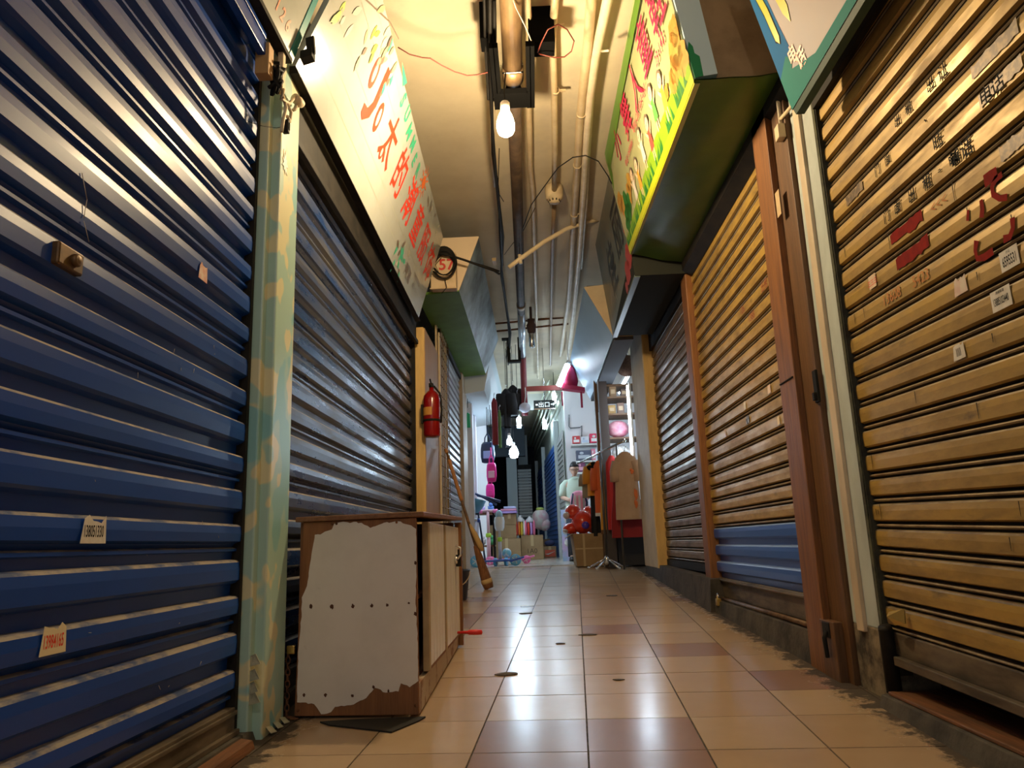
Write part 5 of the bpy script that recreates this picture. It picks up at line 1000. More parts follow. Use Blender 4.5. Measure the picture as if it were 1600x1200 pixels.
pouch('handbag', 'plain hot pink bag hanging below the pocketed pink bag', 766, 768, 12.8, .15, .26, .10, magenta)
def garment(name, label, cat, u, v_top, v_bot, y, w, m, depth=.10, group=None, sleeves=True, taper=1.15, loc_rot=0.0, fold=4, band=None, print_=None, hook=True, sl=.42, cord=None):
    T, Bm = onY(u, v_top, y), onY(u, v_bot, y); H_ = T.z - Bm.z; t = thing(name, label, cat, Vector((T.x, y, Bm.z)), group)
    ax = Vector((math.cos(loc_rot), math.sin(loc_rot), 0)); ay = Vector((-math.sin(loc_rot), math.cos(loc_rot), 0)); ph = random.uniform(0, 6)
    def ring(f, ww, dd, k):
        out = []
        for i in range(28):
            a = 2 * math.pi * i / 28; fo = 1 + .16 * k * math.sin(fold * a + ph) + .08 * k * math.sin(2 * fold * a + 1)
            out.append(Vector((T.x, y, Bm.z + H_ * f)) + ax * (ww / 2 * math.cos(a)) + ay * (dd / 2 * math.sin(a) * fo))
        return out
    mb = MB(); mb.loft([ring(0, w * taper, depth * 1.1, 1.6), ring(.25, w * taper * .97, depth, 1.3), ring(.55, w * 1.0, depth * .9, .8), ring(.78, w * .98, depth * .8, .4), ring(.90, w * .95, depth * .6, .1), ring(.96, w * .6, depth * .45, 0), ring(1.0, w * .28, depth * .4, 0)], 0, False); mb.build('cloth', m, t)
    if sleeves:
        for sx in (-1, 1):
            a = Vector((T.x, y, Bm.z + H_ * .86)) + ax * (sx * w * .40); b = a + ax * (sx * w * .10) - Vector((0, 0, H_ * sl * .5)); c_ = a + ax * (sx * w * .10) - Vector((0, 0, H_ * sl)); mb = MB(); mb.tube([a, b, c_], [depth * .5, depth * .55, depth * .55], 12); mb.build('sleeve', m, t)
    if band:
        mb = MB(); mb.loft([ring(-.005, w * taper * 1.01, depth * 1.14, 1.6), ring(.05, w * taper * 1.01, depth * 1.14, 1.55)], 0, False); mb.build('hem_band', band, t)
    if print_: 
        mb = MB()
        for (du, f, r, s__) in print_[1]:
            for i in range(3): mb.ball(Vector((T.x, y, Bm.z + H_ * (f + .02 * i))) + ax * (du * w + .012 * math.sin(i * 2)) - ay * (depth * .5 * math.sqrt(max(.05, 1 - (2 * du / taper) ** 2)) + .008), r, .006, r * s__, n=8, k=5)
        mb.build('print', print_[0], t)
    if hook:
        mb = MB(); top = Vector((T.x, y, T.z)); mb.tube([top + ax * (-w * .2) - Vector((0, 0, H_ * .03)), top, top + ax * (w * .2) - Vector((0, 0, H_ * .03))], .008, 6); mb.tube([top, top + Vector((0, 0, .05)), top + Vector((.02, 0, .075)), top + Vector((.0, 0, .09))], .004, 6); mb.build('hanger', steel, t)
    if cord:
        mb = MB(); mb.tube([Vector((T.x, y, T.z + .08)), Vector((T.x, y, cord))], .005, 6); mb.build('cord', black_rubber, t)
    return t
for (u_, v0_, v1_, y_, w_, d_, lab_) in ((790, 608, 668, 12.3, .16, .20, 'black jacket hung high over the left stall, its left piece'), (801, 602, 652, 12.80, .17, .16, 'black jacket hung high over the left stall, its right piece'), (793, 640, 700, 12.95, .11, .12, 'long black trousers hung lowest over the left stall'), (808, 615, 640, 12.7, .10, .10, 'small black top beside the cool bulbs')):
    garment('hanging_jacket', lab_, 'clothes', u_, v0_, v1_, y_, w_, mat('black cloth', (.008, .008, .010), .8), d_, sleeves=(w_ > .15), taper=.95, fold=3, sl=.55, cord=CZ)
garment('hanging_skirt', 'dark red cloth hung at the left stall', 'clothes', 772, 622, 695, 12.0, .10, mat('wine red cloth', (.22, .02, .035), .75), .08, sleeves=False, taper=1.0, cord=3.14)
garment('hanging_shirt', 'green cloth strip beside the dark red cloth', 'clothes', 780, 640, 700, 12.1, .05, mat('green cloth', (.10, .22, .06), .75), .06, sleeves=False, taper=1.1, cord=3.14)
garment('hanging_shirt', 'pale cyan cloth behind the pink bags', 'clothes', 768, 695, 712, 12.9, .10, mat('pale cyan cloth', (.45, .65, .7), .75), .06, sleeves=False, cord=3.14)
garment('hanging_shirt', 'small emerald cloth beside the silvery shutter end', 'clothes', 731, 645, 668, 11.7, .07, mat('emerald cloth', (.02, .4, .2), .7), .06, sleeves=False, cord=3.12)
tub = thing('plastic_bag', 'clear plastic bag of goods hung below the exit sign side', 'bag', onY(820, 632, 12.6)); mb = MB(); q = onY(820, 637, 12.6); mb.ball(q, .10, .07, .09); mb.build('body', mat('frosted plastic', (.6, .62, .72), .3), tub); mb = MB(); mb.tube([q + Vector((0, 0, .08)), q + Vector((.02, 0, .2)), q + Vector((.02, 0, .35))], .01, 6); mb.build('strap', white_paint, tub)

# ------------------------------------------------------------------ boxes and toys on the far floor
def carton(label, u0, u1, v_top, v_bot, y, z0=FAR_Z, dep=.45, m=cardboard, group='cardboard boxes in the far passage', tp=True, rot=0.0, mark=None, name='cardboard_box'):
    A = onY(u0, v_bot, y); B = onY(u1, v_top, y); t = thing(name, label, 'box', ((A.x + B.x) / 2, y + dep / 2, z0), group); h = B.z - A.z
    mb = MB(); mb.box(A.x, B.x, y, y + dep, z0, z0 + h); mb.build('body', m, t, bevel=.008)
    if tp:
        mb = MB(); xm = (A.x + B.x) / 2; mb.box(xm - .03, xm + .03, y - .002, y + .02, z0 + h * .55, z0 + h + .002); mb.box(xm - .03, xm + .03, y, y + dep, z0 + h - .001, z0 + h + .003); mb.build('tape', tape, t)
        mb = MB(); mb.box(A.x + .01, B.x - .01, y - .001, y + .003, z0 + h * .965, z0 + h * .975); mb.build('flap_seam', mat('cardboard seam', (.12, .07, .03), .8), t)
    if mark:
        mb = MB(); F = Frame((xm if tp else (A.x + B.x) / 2, y - .001, z0 + h * .35), ((A.x + B.x) / 2 + 1, y - .001, z0 + h * .35), ((A.x + B.x) / 2, y - .001, z0 + 1)); F.write(mb, mark, 0, 0, h * .28, .001, .005); mb.build('print', mat('brown carton print', (.10, .06, .03), .8), t)
    return z0 + h
FLY = 16.2
za = carton('right-hand of the two big cardboard boxes standing on the pale floor', 815, 848, 827, 866, FLY, mark='1A0')
zb_ = carton('left-hand of the two big cardboard boxes, half behind the toy scooters', 770, 813, 832, 868, FLY - .3)
zc = carton('cardboard box stacked second on the left pile', 762, 806, 812, 835, FLY - .1, zb_ + .002)
zd = carton('cardboard box topmost of the left pile under purple packs', 785, 806, 795, 813, FLY, zc + .002)
for i, (c_, lab) in enumerate((((.45, .3, .75), 'lilac flat pack lying on the topmost box'), ((.75, .3, .5), 'pink flat pack on top of the lilac pack'), ((.5, .55, .9), 'pale blue flat pack on top of the pink pack'))):
    A = onY(777 + 5 * i, 800, FLY - .1); mb = MB(); w = .42 - .08 * i; z = zd + .004 + i * .05; mb.box(A.x, A.x + w, FLY - .12, FLY + .3, z, z + .045); tag(mb.build('flat_pack', mat('flat pack %d' % i, c_, .35), bevel=.01), lab, 'package', 'flat packs on the left pile')
mat('dark carton', (.12, .07, .03), .8)
zr = carton('small cardboard box with a red printed face, in front of the blue shutters', 849, 868, 834, 852, 17.6, m=cardboard, mark=None, dep=.22)
q = onY(859, 846, 17.59); mb = MB(); mb.box(onY(851, 850, 17.59).x, onY(867, 850, 17.59).x, 17.585, 17.597, FAR_Z + .02, FAR_Z + .17); bx_ = [o for o in bpy.data.objects if o.get('label', '').startswith('small cardboard box with a red')][0]; mb.build('red_panel', mat('red carton print', (.62, .10, .05), .6), bx_)
mb = MB(); F = Frame((q.x, 17.583, FAR_Z + .09), (q.x + 1, 17.583, FAR_Z + .09), (q.x, 17.583, 1.9)); F.poly(mb, [(-.12, -.01), (-.05, -.03), (.12, .05), (-.04, .0)], .001); mb.build('white_mark', white_paint, bx_)
mb = MB(); q = onY(858, 832, 17.7); mb.ball(Vector((q.x, 17.71, zr + .07)), .12, .10, .07); tag(mb.build('cloth_bundle', mat('dark blue bundle', (.04, .05, .13), .7), org=Vector((q.x, 17.71, zr))), 'dark blue bundle on the red-faced box', 'bundle')
def bundle(label, u, y, z, cols, w, h):
    q = onY(u, 830, y); t = thing('toy_pack', label, 'toy', (q.x, y, z), 'wrapped toy packs on the big box'); n = len(cols)
    for i, c_ in enumerate(cols):
        mb = MB(); x = q.x - w / 2 + w * (i + .5) / n; mb.loft([[Vector((x + w / n * .48 * s1_ * math.cos(a), y + .2 + .08 * s1_ * math.sin(a), z + h * zz)) for a in [2 * math.pi * j / 10 for j in range(10)]] for zz, s1_ in ((0, .8), (.1, 1), (.7, .95), (.9, .6), (1, .2))]); mb.build('stick', mat('toy %.2f %.2f %.2f' % c_, c_, .35), t)
    mb = MB(); mb.loft([[Vector((q.x + w * .40 * s1_ * math.cos(a) , y + .2 + .09 * s1_ * math.sin(a), z + h * zz)) for a in [2 * math.pi * j / 12 for j in range(12)]] for zz, s1_ in ((.86, 1), (1.05, .8), (1.2, .25), (1.25, .35))]); mb.build('wrapper', mat('frosted wrap', (.75, .75, .8), .25), t)
R_, O_, Yl, Pk, Lv = (.75, .06, .04), (.85, .25, .03), (.85, .65, .08), (.85, .2, .35), (.5, .35, .75)
bundle('orange and yellow wrapped toy pack on the big box', 813, FLY, za + .003, [R_, O_, Yl, (.8, .8, .8)], .22, .34)
bundle('pink and lilac wrapped toy pack beside the orange one', 828, FLY, za + .003, [Pk, R_, Lv, Pk], .24, .32)
wb = thing('toy_bundle', 'white wrapped plush bundle right of the pink toy pack', 'toy', onY(845, 828, 17.9)); q = onY(845, 826, 18.0); mb = MB(); mb.ball(q + Vector((0, .2, .22)), .22, .2, .25); mb.ball(q + Vector((.1, .15, .10)), .14, .14, .16); mb.build('body', mat('pale wrap', (.8, .76, .7), .4, col2=(.8, .45, .5), scale=9), wb); mb = MB(); mb.ball(q + Vector((0, .2, .46)), .10, .10, .05); mb.build('lid', mat('lime lid', (.6, .7, .15), .4), wb)
mb = MB(); q = onY(846, 850, 17.9); mb.box(q.x - .2, q.x + .2, 17.85, 18.3, FAR_Z, FAR_Z + .42); tag(mb.build('dark_crate', MATS['dark carton']), 'dark crate carrying the white plush bundle', 'crate')
pb = thing('toy_package', 'tall pale blue printed toy package standing near the person', 'package', onY(883, 845, 13.9)); A, B = onY(878, 838, 13.9), onY(890, 796, 13.9); mb = MB(); mb.box(A.x, B.x, 13.9, 14.0, FAR_Z + .0, B.z); mb.build('card', mat('pale blue printed card', (.35, .55, .8), .35, col2=(.7, .5, .8), scale=5), pb)
mb = MB()
for (fx, fz, r) in ((.5, .35, .04), (.4, .6, .05), (.6, .8, .04)): mb.ball((A.x + (B.x - A.x) * fx, 13.895, FAR_Z + (B.z - FAR_Z) * fz), r, .01, r * 1.6)
mb.build('print', white_paint, pb)

# toy scooters
def scooter(label, u, v, y, h, cdeck, cpole, cwheel, rot, bar_w, wr=.0625, pr_=.028):
    q = onY(u, v, y); q.z = FAR_Z; t = thing('toy_scooter', label, 'scooter', q); ax = Vector((math.cos(rot), math.sin(rot), 0)); ay = Vector((-math.sin(rot), math.cos(rot), 0))
    mb = MB(); mb.obox(q + ax * .05 + Vector((0, 0, .085)), ax, ay, (0, 0, 1), .30, .065, .014); mb.obox(q + ax * (.42) + Vector((0, 0, .10)), ax + Vector((0, 0, .25)), ay, (0, 0, 1), .12, .05, .014); mb.build('deck', cdeck, t, bevel=.008)
    for (a, b) in ((-.22, -.09), (-.22, .09), (.40, 0)):
        mb = MB(); mb.lathe([(.0, -.018), (wr * .8, -.024), (wr, -.018), (wr, .018), (wr * .8, .024), (0, .018)], q + ax * a + ay * b + Vector((0, 0, wr)), ay, 18); w_ = mb.build('wheel', cwheel, t)
        mb = MB()
        for k in range(5): d_w = ax * math.cos(k * 1.2566) + Vector((0, 0, math.sin(k * 1.2566))); mb.obox(q + ax * a + ay * b + Vector((0, 0, wr)) + d_w * wr * .4, d_w, ay, d_w.cross(ay), wr * .35, .026, .005)
        mb.build('spokes', white_paint, w_)
    p0 = q + ax * (-.24) + Vector((0, 0, .10)); mb = MB(); mb.tube([p0, p0 + Vector((0, 0, h * .5))], pr_, 10); mb.tube([p0 + Vector((0, 0, h * .45)), p0 + Vector((0, 0, h))], pr_ * .75, 10); mb.build('pole', cpole, t)
    mb = MB(); mb.lathe([(pr_, 0), (pr_ * 1.4, .01), (pr_ * 1.4, .06), (pr_, .07)], p0 + Vector((0, 0, h * .45)), (0, 0, 1), 12); mb.build('clamp', mat('lime plastic', (.45, .75, .05), .35), t)
    mb = MB(); mb.tube([p0 + ax * (-bar_w) + Vector((0, 0, h)), p0 + Vector((0, 0, h + .01)), p0 + ax * bar_w + Vector((0, 0, h))], .024, 8); hb = mb.build('handlebar', cpole, t)
    mb = MB()
    for s1_ in (-1, 1): mb.tube([p0 + ax * (s1_ * bar_w * .55) + Vector((0, 0, h)), p0 + ax * (s1_ * bar_w) + Vector((0, 0, h))], .032, 8)
    mb.build('grip', cdeck, hb)
    return t, p0 + Vector((0, 0, h)), q
bluep = mat('royal blue plastic', (.03, .10, .48), .35); pinkp = mat('candy pink plastic', (.85, .18, .45), .35); aqua = mat('aqua plastic', (.12, .45, .75), .35); silver = mat('silver grey pole', (.55, .55, .6), .35, .4)
scooter('blue toy scooter at the front of the toy stall', 766, 880, 12.05, .62, bluep, silver, aqua, .05, .10, .09)
scooter('pink toy scooter with a wide pink handlebar', 786, 872, 13.0, .80, pinkp, mat('rosy pole', (.70, .42, .47), .4), pinkp, -.1, .17, .07, .034)
t, hp, q = scooter('grey-poled toy scooter with a bagged helmet on its handlebar', 789, 870, 12.45, .62, bluep, silver, aqua, 1.3, .05)
hm = thing('wrapped_helmet', 'toy helmet wrapped in clear plastic on the grey-poled scooter', 'helmet', hp); mb = MB(); mb.ball(hp + Vector((0, 0, .08)), .06, .06, .08, n=16); mb.build('shell', mat('pale blue shell', (.35, .6, .8), .3), hm)
mb = MB(); mb.loft([[hp + Vector((r * math.cos(a) * (1 + .12 * math.sin(5 * a)), r * math.sin(a), z)) for a in [2 * math.pi * i / 20 for i in range(20)]] for z, r in ((-.17, .055), (-.12, .075), (-.02, .082), (.05, .07))], 0, False); mb.build('wrapper', mat('crinkled clear wrap', (.78, .84, .88), .25), hm)
mb = MB(); q = onY(792, 864, 12.15); mb.ball(Vector((q.x, 12.1, q.z)), .075, .075, .075); 
tb = mb.build('toy_ball', mat('striped aqua ball', (.2, .6, .85), .35, col2=(.85, .9, .95), scale=9, lo=.48, hi=.52)); tag(tb, 'aqua and white toy ball on the front of the blue scooter', 'ball')
wk = thing('ride_on_toy', 'blue baby walker on the left edge of the toy stall', 'toy', onY(735, 800, 12.4)); q = onY(737, 788, 12.4)
mb = MB(); mb.lathe([(.0, -.12), (.14, -.12), (.2, .0), (.22, .1), (.18, .1), (.13, -.08), (0, -.08)], q, (.25, 0, 1), 18); mb.build('seat', mat('teal blue plastic', (.08, .28, .45), .4), wk)
mb = MB()
for a in range(3): mb.tube([q + Vector((.1 * math.cos(a * 2.1), .1 * math.sin(a * 2.1), -.1)), Vector((q.x + .2 * math.cos(a * 2.1), 12.45 + .12 * math.sin(a * 2.1), FAR_Z + .03))], .016, 7)
mb.build('leg', navy, wk)
mb = MB(); mb.tube([q + Vector((.1, -.1, .14)), q + Vector((.3, -.12, .08)), q + Vector((.48, -.12, .02))], .022, 8); mb.tube([q + Vector((.0, -.1, .2)), q + Vector((.2, -.14, .10)), q + Vector((.42, -.12, -.03))], .018, 8); mb.build('tray_bar', mat('navy plastic', (.03, .05, .16), .4), wk)
st = thing('toy_shelf', 'low dark stand of small toys behind the scooters', 'stand', onY(750, 880, 13.2)); A, B = onY(735, 880, 13.2), onY(772, 800, 13.2)
mb = MB(); mb.box(A.x, B.x, 13.2, 13.5, B.z - .04, B.z); mb.box(A.x, B.x, 13.2, 13.5, FAR_Z + .3, FAR_Z + .33); mb.build('shelf', brown_wood, st); mb = MB(); [mb.box(x, x + .03, yy, yy + .03, FAR_Z, B.z) for x in (A.x, B.x - .03) for yy in (13.2, 13.47)]; mb.build('leg', black_metal, st)
random.seed(51); tl_ = ['orange-red toy on the toy stand', 'lilac ring toy on the toy stand', 'blue toy on the toy stand', 'pink toy on the toy stand', 'white toy on the toy stand', 'green toy on the toy stand']
for i, c_ in enumerate(((.75, .12, .05), (.5, .4, .8), (.1, .25, .7), (.85, .3, .55), (.8, .8, .85), (.1, .5, .2))):
    mb = MB(); x = A.x + .06 + (B.x - A.x - .12) * (i % 3) / 2; z = (B.z if i < 3 else FAR_Z + .33); mb.ball((x, 13.32, z + .06), .055, .055, .06); mb.ball((x, 13.30, z + .13), .035, .035, .04); mb.tube([(x - .05, 13.3, z + .1), (x, 13.28, z + .07), (x + .05, 13.3, z + .1)], .014, 6)
    tag(mb.build('small_toy', mat('small toy %d' % i, c_, .4), org=(x, 13.32, z)), tl_[i], 'toy', 'small toys on the stand')

# ------------------------------------------------------------------ right shop front: clothes rack
rk = thing('clothes_rack', 'chrome clothes rack with a sloping rail in front of the open shop', 'rack', (1.0, 10.4, .44))
ra, rb_ = Vector((1.22, 9.95, 2.12)), Vector((.66, 11.3, 1.98)); gy = lambda x, y: ramp(x, y)
mb = MB(); mb.tube([ra, rb_], .016, 10); mb.ball(ra, .022); mb.ball(rb_, .022); mb.build('rail', steel, rk)
b0 = Vector((.935, 10.5, gy(.935, 10.5))); mb = MB(); mb.tube([b0 + Vector((0, 0, .06)), Vector((b0.x, b0.y, 2.04))], .017, 10); mb.build('pole', mat('dark pole', (.12, .11, .10), .35, .7), rk)
p2 = Vector((1.125, 10.1, gy(1.125, 10.1))); mb = MB(); mb.tube([p2 + Vector((0, 0, .02)), Vector((p2.x, p2.y, 2.1))], .013, 10); mb.build('pole', MATS['dark pole'], rk)
for k in range(5):
    a = 2 * math.pi * k / 5 + .3; e = b0 + Vector((.25 * math.cos(a), .25 * math.sin(a), 0)); e.z = gy(e.x, e.y) + .022; mb = MB(); mb.tube([b0 + Vector((0, 0, .15)), b0 + Vector((.12 * math.cos(a), .12 * math.sin(a), .09)), e], [.014, .013, .014], 8); mb.ball(e, .022); mb.build('leg', steel, rk)
mb = MB(); mb.lathe([(.02, .06), (.035, .09), (.035, .15), (.02, .18)], b0, (0, 0, 1), 12); mb.build('hub', steel, rk)
random.seed(61); gp = 'clothes on the chrome rack'
beige_c = mat('pinkish beige cotton', (.50, .35, .25), .85, col2=(.44, .30, .21), scale=4); pr_o = mat('orange shirt print', (.65, .16, .04), .7)
garment('hanging_shirt', 'pinkish beige T-shirt with small orange print, nearest on the rack', 'clothes', 976, 706, 812, 10.0, .30, beige_c, .12, gp, taper=1.12, loc_rot=-.1, print_=(pr_o, ((.25, .68, .018, 1.2), (.36, .34, .016, 4), (.34, .20, .014, 3))), sl=.30)
garment('hanging_dress', 'long dark red dress hanging behind the beige T-shirt', 'clothes', 974, 712, 840, 10.25, .33, mat('dark red cloth', (.26, .012, .015), .8), .12, gp, sleeves=False, taper=1.35, loc_rot=-.1)
garment('hanging_shirt', 'bright red top squeezed between the yellow and beige shirts', 'clothes', 955, 712, 828, 10.45, .18, mat('bright red cloth', (.50, .02, .02), .75), .10, gp, sleeves=False)
garment('hanging_shirt', 'mustard yellow dress with a striped hem on the rack', 'clothes', 944, 716, 834, 10.65, .16, mat('mustard cloth', (.70, .34, .03), .8, col2=(.62, .28, .02), scale=4), .12, gp, sleeves=False, taper=1.3, band=mat('dark stripe cloth', (.15, .06, .02), .8))
garment('hanging_shirt', 'orange-red shirt with a white hem on the rack', 'clothes', 934, 720, 806, 10.85, .14, mat('orange red cloth', (.72, .14, .04), .8), .11, gp, taper=1.1, band=white_paint, sl=.4)
garment('hanging_shirt', 'yellow-orange shirt with black shoulders on the rack', 'clothes', 926, 722, 775, 11.0, .20, mat('amber cloth', (.72, .30, .03), .8), .12, gp, taper=1.0, print_=(ink_black, ((-.2, .8, .05, .6), (.1, .9, .05, .6))), sl=.5)
garment('hanging_trousers', 'black trousers below the orange shirts on the rack', 'clothes', 928, 762, 838, 11.05, .13, MATS['black cloth'], .10, gp, sleeves=False, taper=1.1)
garment('hanging_shirt', 'taupe shirt farthest on the rack', 'clothes', 917, 736, 778, 11.2, .16, mat('taupe cloth', (.30, .25, .19), .85), .10, gp, taper=1.1)

cx_ = thing('cardboard_box', 'big cardboard box under the clothes rack carrying the red balloon toy', 'box', (.78, 11.3, .46))
A, B = onF(899, 881), onF(955, 884); y = 11.0; A = onY(897, 880, y); B = onY(957, 832, y); zf_ = ramp(.75, 11.0) + .012
mb = MB(); mb.hexa([(A.x + .04, y, zf_), (B.x, y, zf_), (B.x, y + .42, zf_ + .018), (A.x + .02, y + .42, zf_ + .018), (A.x, y, B.z), (B.x, y, B.z), (B.x, y + .42, B.z), (A.x - .02, y + .42, B.z)]); mb.build('body', cardboard, cx_, bevel=.01)
mb = MB(); mb.box(A.x + .03, B.x, y - .004, y + .004, zf_ + (B.z - zf_) * .52, zf_ + (B.z - zf_) * .56); mb.box(A.x + .14, A.x + .17, y - .003, y + .003, zf_, B.z); mb.build('tape', tape, cx_)
mb = MB(); mb.hexa([(A.x - .10, y - .05, B.z - .06), (A.x, y, B.z), (A.x, y + .4, B.z), (A.x - .10, y + .4, B.z - .06), (A.x - .10, y - .05, B.z - .052), (A.x, y, B.z + .008), (A.x, y + .4, B.z + .008), (A.x - .10, y + .4, B.z - .052)]); mb.build('flap', cardboard, cx_)
q = onY(908, 817, y + .2); zt = B.z + .002; redb = mat('red balloon rubber', (.72, .05, .02), .25, coat=.3)
bt = thing('balloon_toy', 'big red inflatable toy with a round blue nose on the cardboard box', 'toy', (q.x, y + .2, zt))
mb = MB(); c0 = Vector((q.x + .02, y + .18, zt + .17)); mb.ball(c0, .165, .17, .17, n=22, k=13); mb.ball(c0 + Vector((-.13, .06, .15)), .12, .11, .11, n=18); mb.ball(c0 + Vector((.10, .08, .13)), .09, .09, .10, n=18); mb.ball(c0 + Vector((-.17, .05, -.09)), .12, .11, .08, n=18); mb.ball(c0 + Vector((.15, .1, -.06)), .10, .10, .11, n=18); mb.build('body', redb, bt)
mb = MB(); n0 = c0 + Vector((.03, -.175, -.055)); mb.ball(n0, .055, .04, .055, n=16); mb.build('nose', mat('violet blue plastic', (.08, .04, .42), .3), bt)
mb = MB(); mb.ball(c0 + Vector((-.23, .0, .10)), .055, .07, .055); mb.ball(c0 + Vector((-.25, .02, -.12)), .05, .07, .03); mb.build('paw', mat('pale grey rubber', (.62, .55, .58), .4), bt)

# pink striped bag held on a chair back behind the balloon
pbk = thing('backpack', 'pink and white striped school bag behind the red balloon toy', 'bag', onY(905, 800, 12.4)); q = onY(905, 786, 12.4)
mb = MB(); mb.loft([[q + Vector((.15 * s1_ * math.cos(a), .10 * s1_ * math.sin(a), z)) for a in [2 * math.pi * i / 20 for i in range(20)]] for z, s1_ in ((-.20, .8), (-.15, 1), (.1, .95), (.17, .7), (.2, .3))]); mb.build('body', mat('bag pink', (.80, .32, .45), .5), pbk)
mb = MB()
for dx in (-.07, .0, .07): mb.box(q.x + dx - .015, q.x + dx + .015, q.y - .112, q.y - .07, q.z - .17, q.z + .12)
mb.build('stripe', white_paint, pbk)
mb = MB(); mb.tube([q + Vector((.08, -.10, .16)), q + Vector((.12, -.13, .0)), q + Vector((.10, -.12, -.16))], .018, 8); mb.tube([q + Vector((-.1, -.10, .15)), q + Vector((-.13, -.13, .0)), q + Vector((-.12, -.12, -.16))], .014, 8); mb.build('strap', navy, pbk)
stl = thing('stool', 'stool carrying the pink striped bag', 'stool', (q.x, 12.4, FAR_Z)); mb = MB(); mb.lathe([(0, -.03), (.15, -.03), (.16, -.015), (.15, 0), (0, 0)], (q.x, 12.4, q.z - .205), (0, 0, 1), 20); mb.build('seat', mat('red stool plastic', (.6, .05, .05), .4), stl)
for k in range(4):
    a = math.pi / 4 + k * math.pi / 2; mb = MB(); mb.tube([(q.x + .11 * math.cos(a), 12.4 + .11 * math.sin(a), q.z - .23), (q.x + .15 * math.cos(a), 12.4 + .15 * math.sin(a), FAR_Z + .002)], .014, 8); mb.build('leg', MATS['red stool plastic'], stl)

# shop goods
tp_ = [(.55, .05, .05), (.75, .75, .8), (.7, .05, .1), (.10, .12, .18), (.75, .4, .5), (.8, .82, .85), (.55, .15, .3), (.2, .5, .3)]
def shelf(u0, u1, v, y, label): A, B = onY(u0, v, y), onY(u1, v, y); mb = MB(); mb.box(A.x, B.x, y, 15.0, A.z - .03, A.z); tag(mb.build('wall_shelf', white_paint), label, 'shelf')
shelf(893, 945, 694, 14.6, 'top white wall shelf in the open shop'); shelf(899, 950, 720, 14.6, 'middle white wall shelf in the open shop'); shelf(899, 950, 738, 14.6, 'lower white wall shelf in the open shop')
def boxed(label, u0, u1, v0, v1, c_, c2=None, y=14.65):
    A, B = onY(u0, v1, y), onY(u1, v0, y); t = thing('toy_box', label, 'toy box', ((A.x + B.x) / 2, y, A.z), 'boxed toys on the shop shelves'); mb = MB(); mb.box(A.x, B.x, y, y + .2, A.z + .002, B.z); mb.build('carton', mat('toy carton %.2f %.2f %.2f' % c_, c_, .4), t)
    w, h = B.x - A.x, B.z - A.z; mb = MB(); mb.box(A.x + w * .12, B.x - w * .12, y - .004, y + .01, A.z + h * .15, A.z + h * .5); mb.ball((A.x + w * .35, y - .004, A.z + h * .7), w * .14, .008, h * .14); mb.build('print', mat('toy print %.2f %.2f %.2f' % (c2 or (.8, .8, .8)), c2 or (.8, .8, .8), .4), t)
boxed('red and white boxed toy on the top shelf', 895, 906, 681, 693, (.55, .04, .05)); boxed('white toy box with pale round print on the top shelf', 908, 920, 682, 693, (.72, .74, .80), (.5, .6, .75)); boxed('bright red box with white bands on the top shelf', 922, 939, 677, 692, (.72, .03, .10))
boxed('dark boxed toy with grey figures on the middle shelf', 901, 924, 703, 719, (.08, .10, .16), (.5, .55, .62)); boxed('pink striped slim toy box on the middle shelf', 924.5, 930, 701, 719, (.75, .25, .35)); boxed('white toy box at the end of the middle shelf', 931, 946, 700, 719, (.75, .78, .84), (.3, .5, .65))
boxed('dark plum toy box on the lower shelf', 902, 914, 722, 737, (.20, .05, .14), (.75, .4, .5)); boxed('green and dark toy box on the lower shelf', 914.5, 924, 722, 737, (.10, .14, .12), (.35, .65, .4)); boxed('pale yellow toy box at the end of the lower shelf', 925, 940, 724, 737, (.8, .7, .4), (.6, .2, .2))
mb = MB(); mb.tube([onY(u, v, 14.96) for u, v in ((889, 648), (889, 666), (891, 669), (906, 668), (909, 665), (909, 690))], .012, 6); tag(mb.build('wall_cable', mat('dark grey cable', (.10, .11, .12), .5)), 'dark cable looping on the white shop wall', 'cable')
mb = MB(); mb.box(.97, 1.09, 10.55, 10.75, .47, 3.3, 0); mb.box(.94, .98, 10.9, 11.0, .47, 3.3, 1); struct(mb.build('trim_19', [mat('dark shop post', (.05, .035, .03), .6), brown_wood]), 'dark brown door posts of the open shop', 'post')
sg = thing('goods_rack', 'dark wooden rack of goods just inside the open shop', 'rack', (1.25, 10.9, .47)); mb = MB(); mb.box(1.13, 1.60, 10.74, 11.15, .478, 1.34); mb.box(1.11, 1.6, 10.72, 11.2, 1.31, 1.345); mb.build('base_cabinet', mat('black base panel', (.02, .016, .014), .7), sg)
mb = MB(); [mb.box(1.10, 1.60, 10.72, 11.2, z, z + .025) for z in (1.35, 1.85, 2.25, 2.6, 2.85, 3.03)]; mb.build('shelf', brown_wood, sg); mb = MB(); mb.box(1.10, 1.13, 11.15, 11.2, .47, 3.05); mb.box(1.57, 1.6, 11.15, 11.2, .47, 3.05); mb.box(1.57, 1.6, 10.72, 10.77, .47, 3.05); mb.build('upright', brown_wood, sg)
def lump(name, label, cat, x, y, z, rx, ry, rz, m): 
    mb = MB(); random.seed(int(z * 100)); rings = []
    for k in range(9):
        t = -math.pi / 2 + math.pi * (k + .02) / 8.04; rings.append([Vector((x + rx * math.cos(t) * (1 + random.uniform(-.16, .16)) * math.cos(a), y + ry * math.cos(t) * math.sin(a), z + rz + rz * math.sin(t) * .99)) for a in [2 * math.pi * i / 18 for i in range(18)]])
    mb.loft(rings); return tag(mb.build(name, m), label, cat)
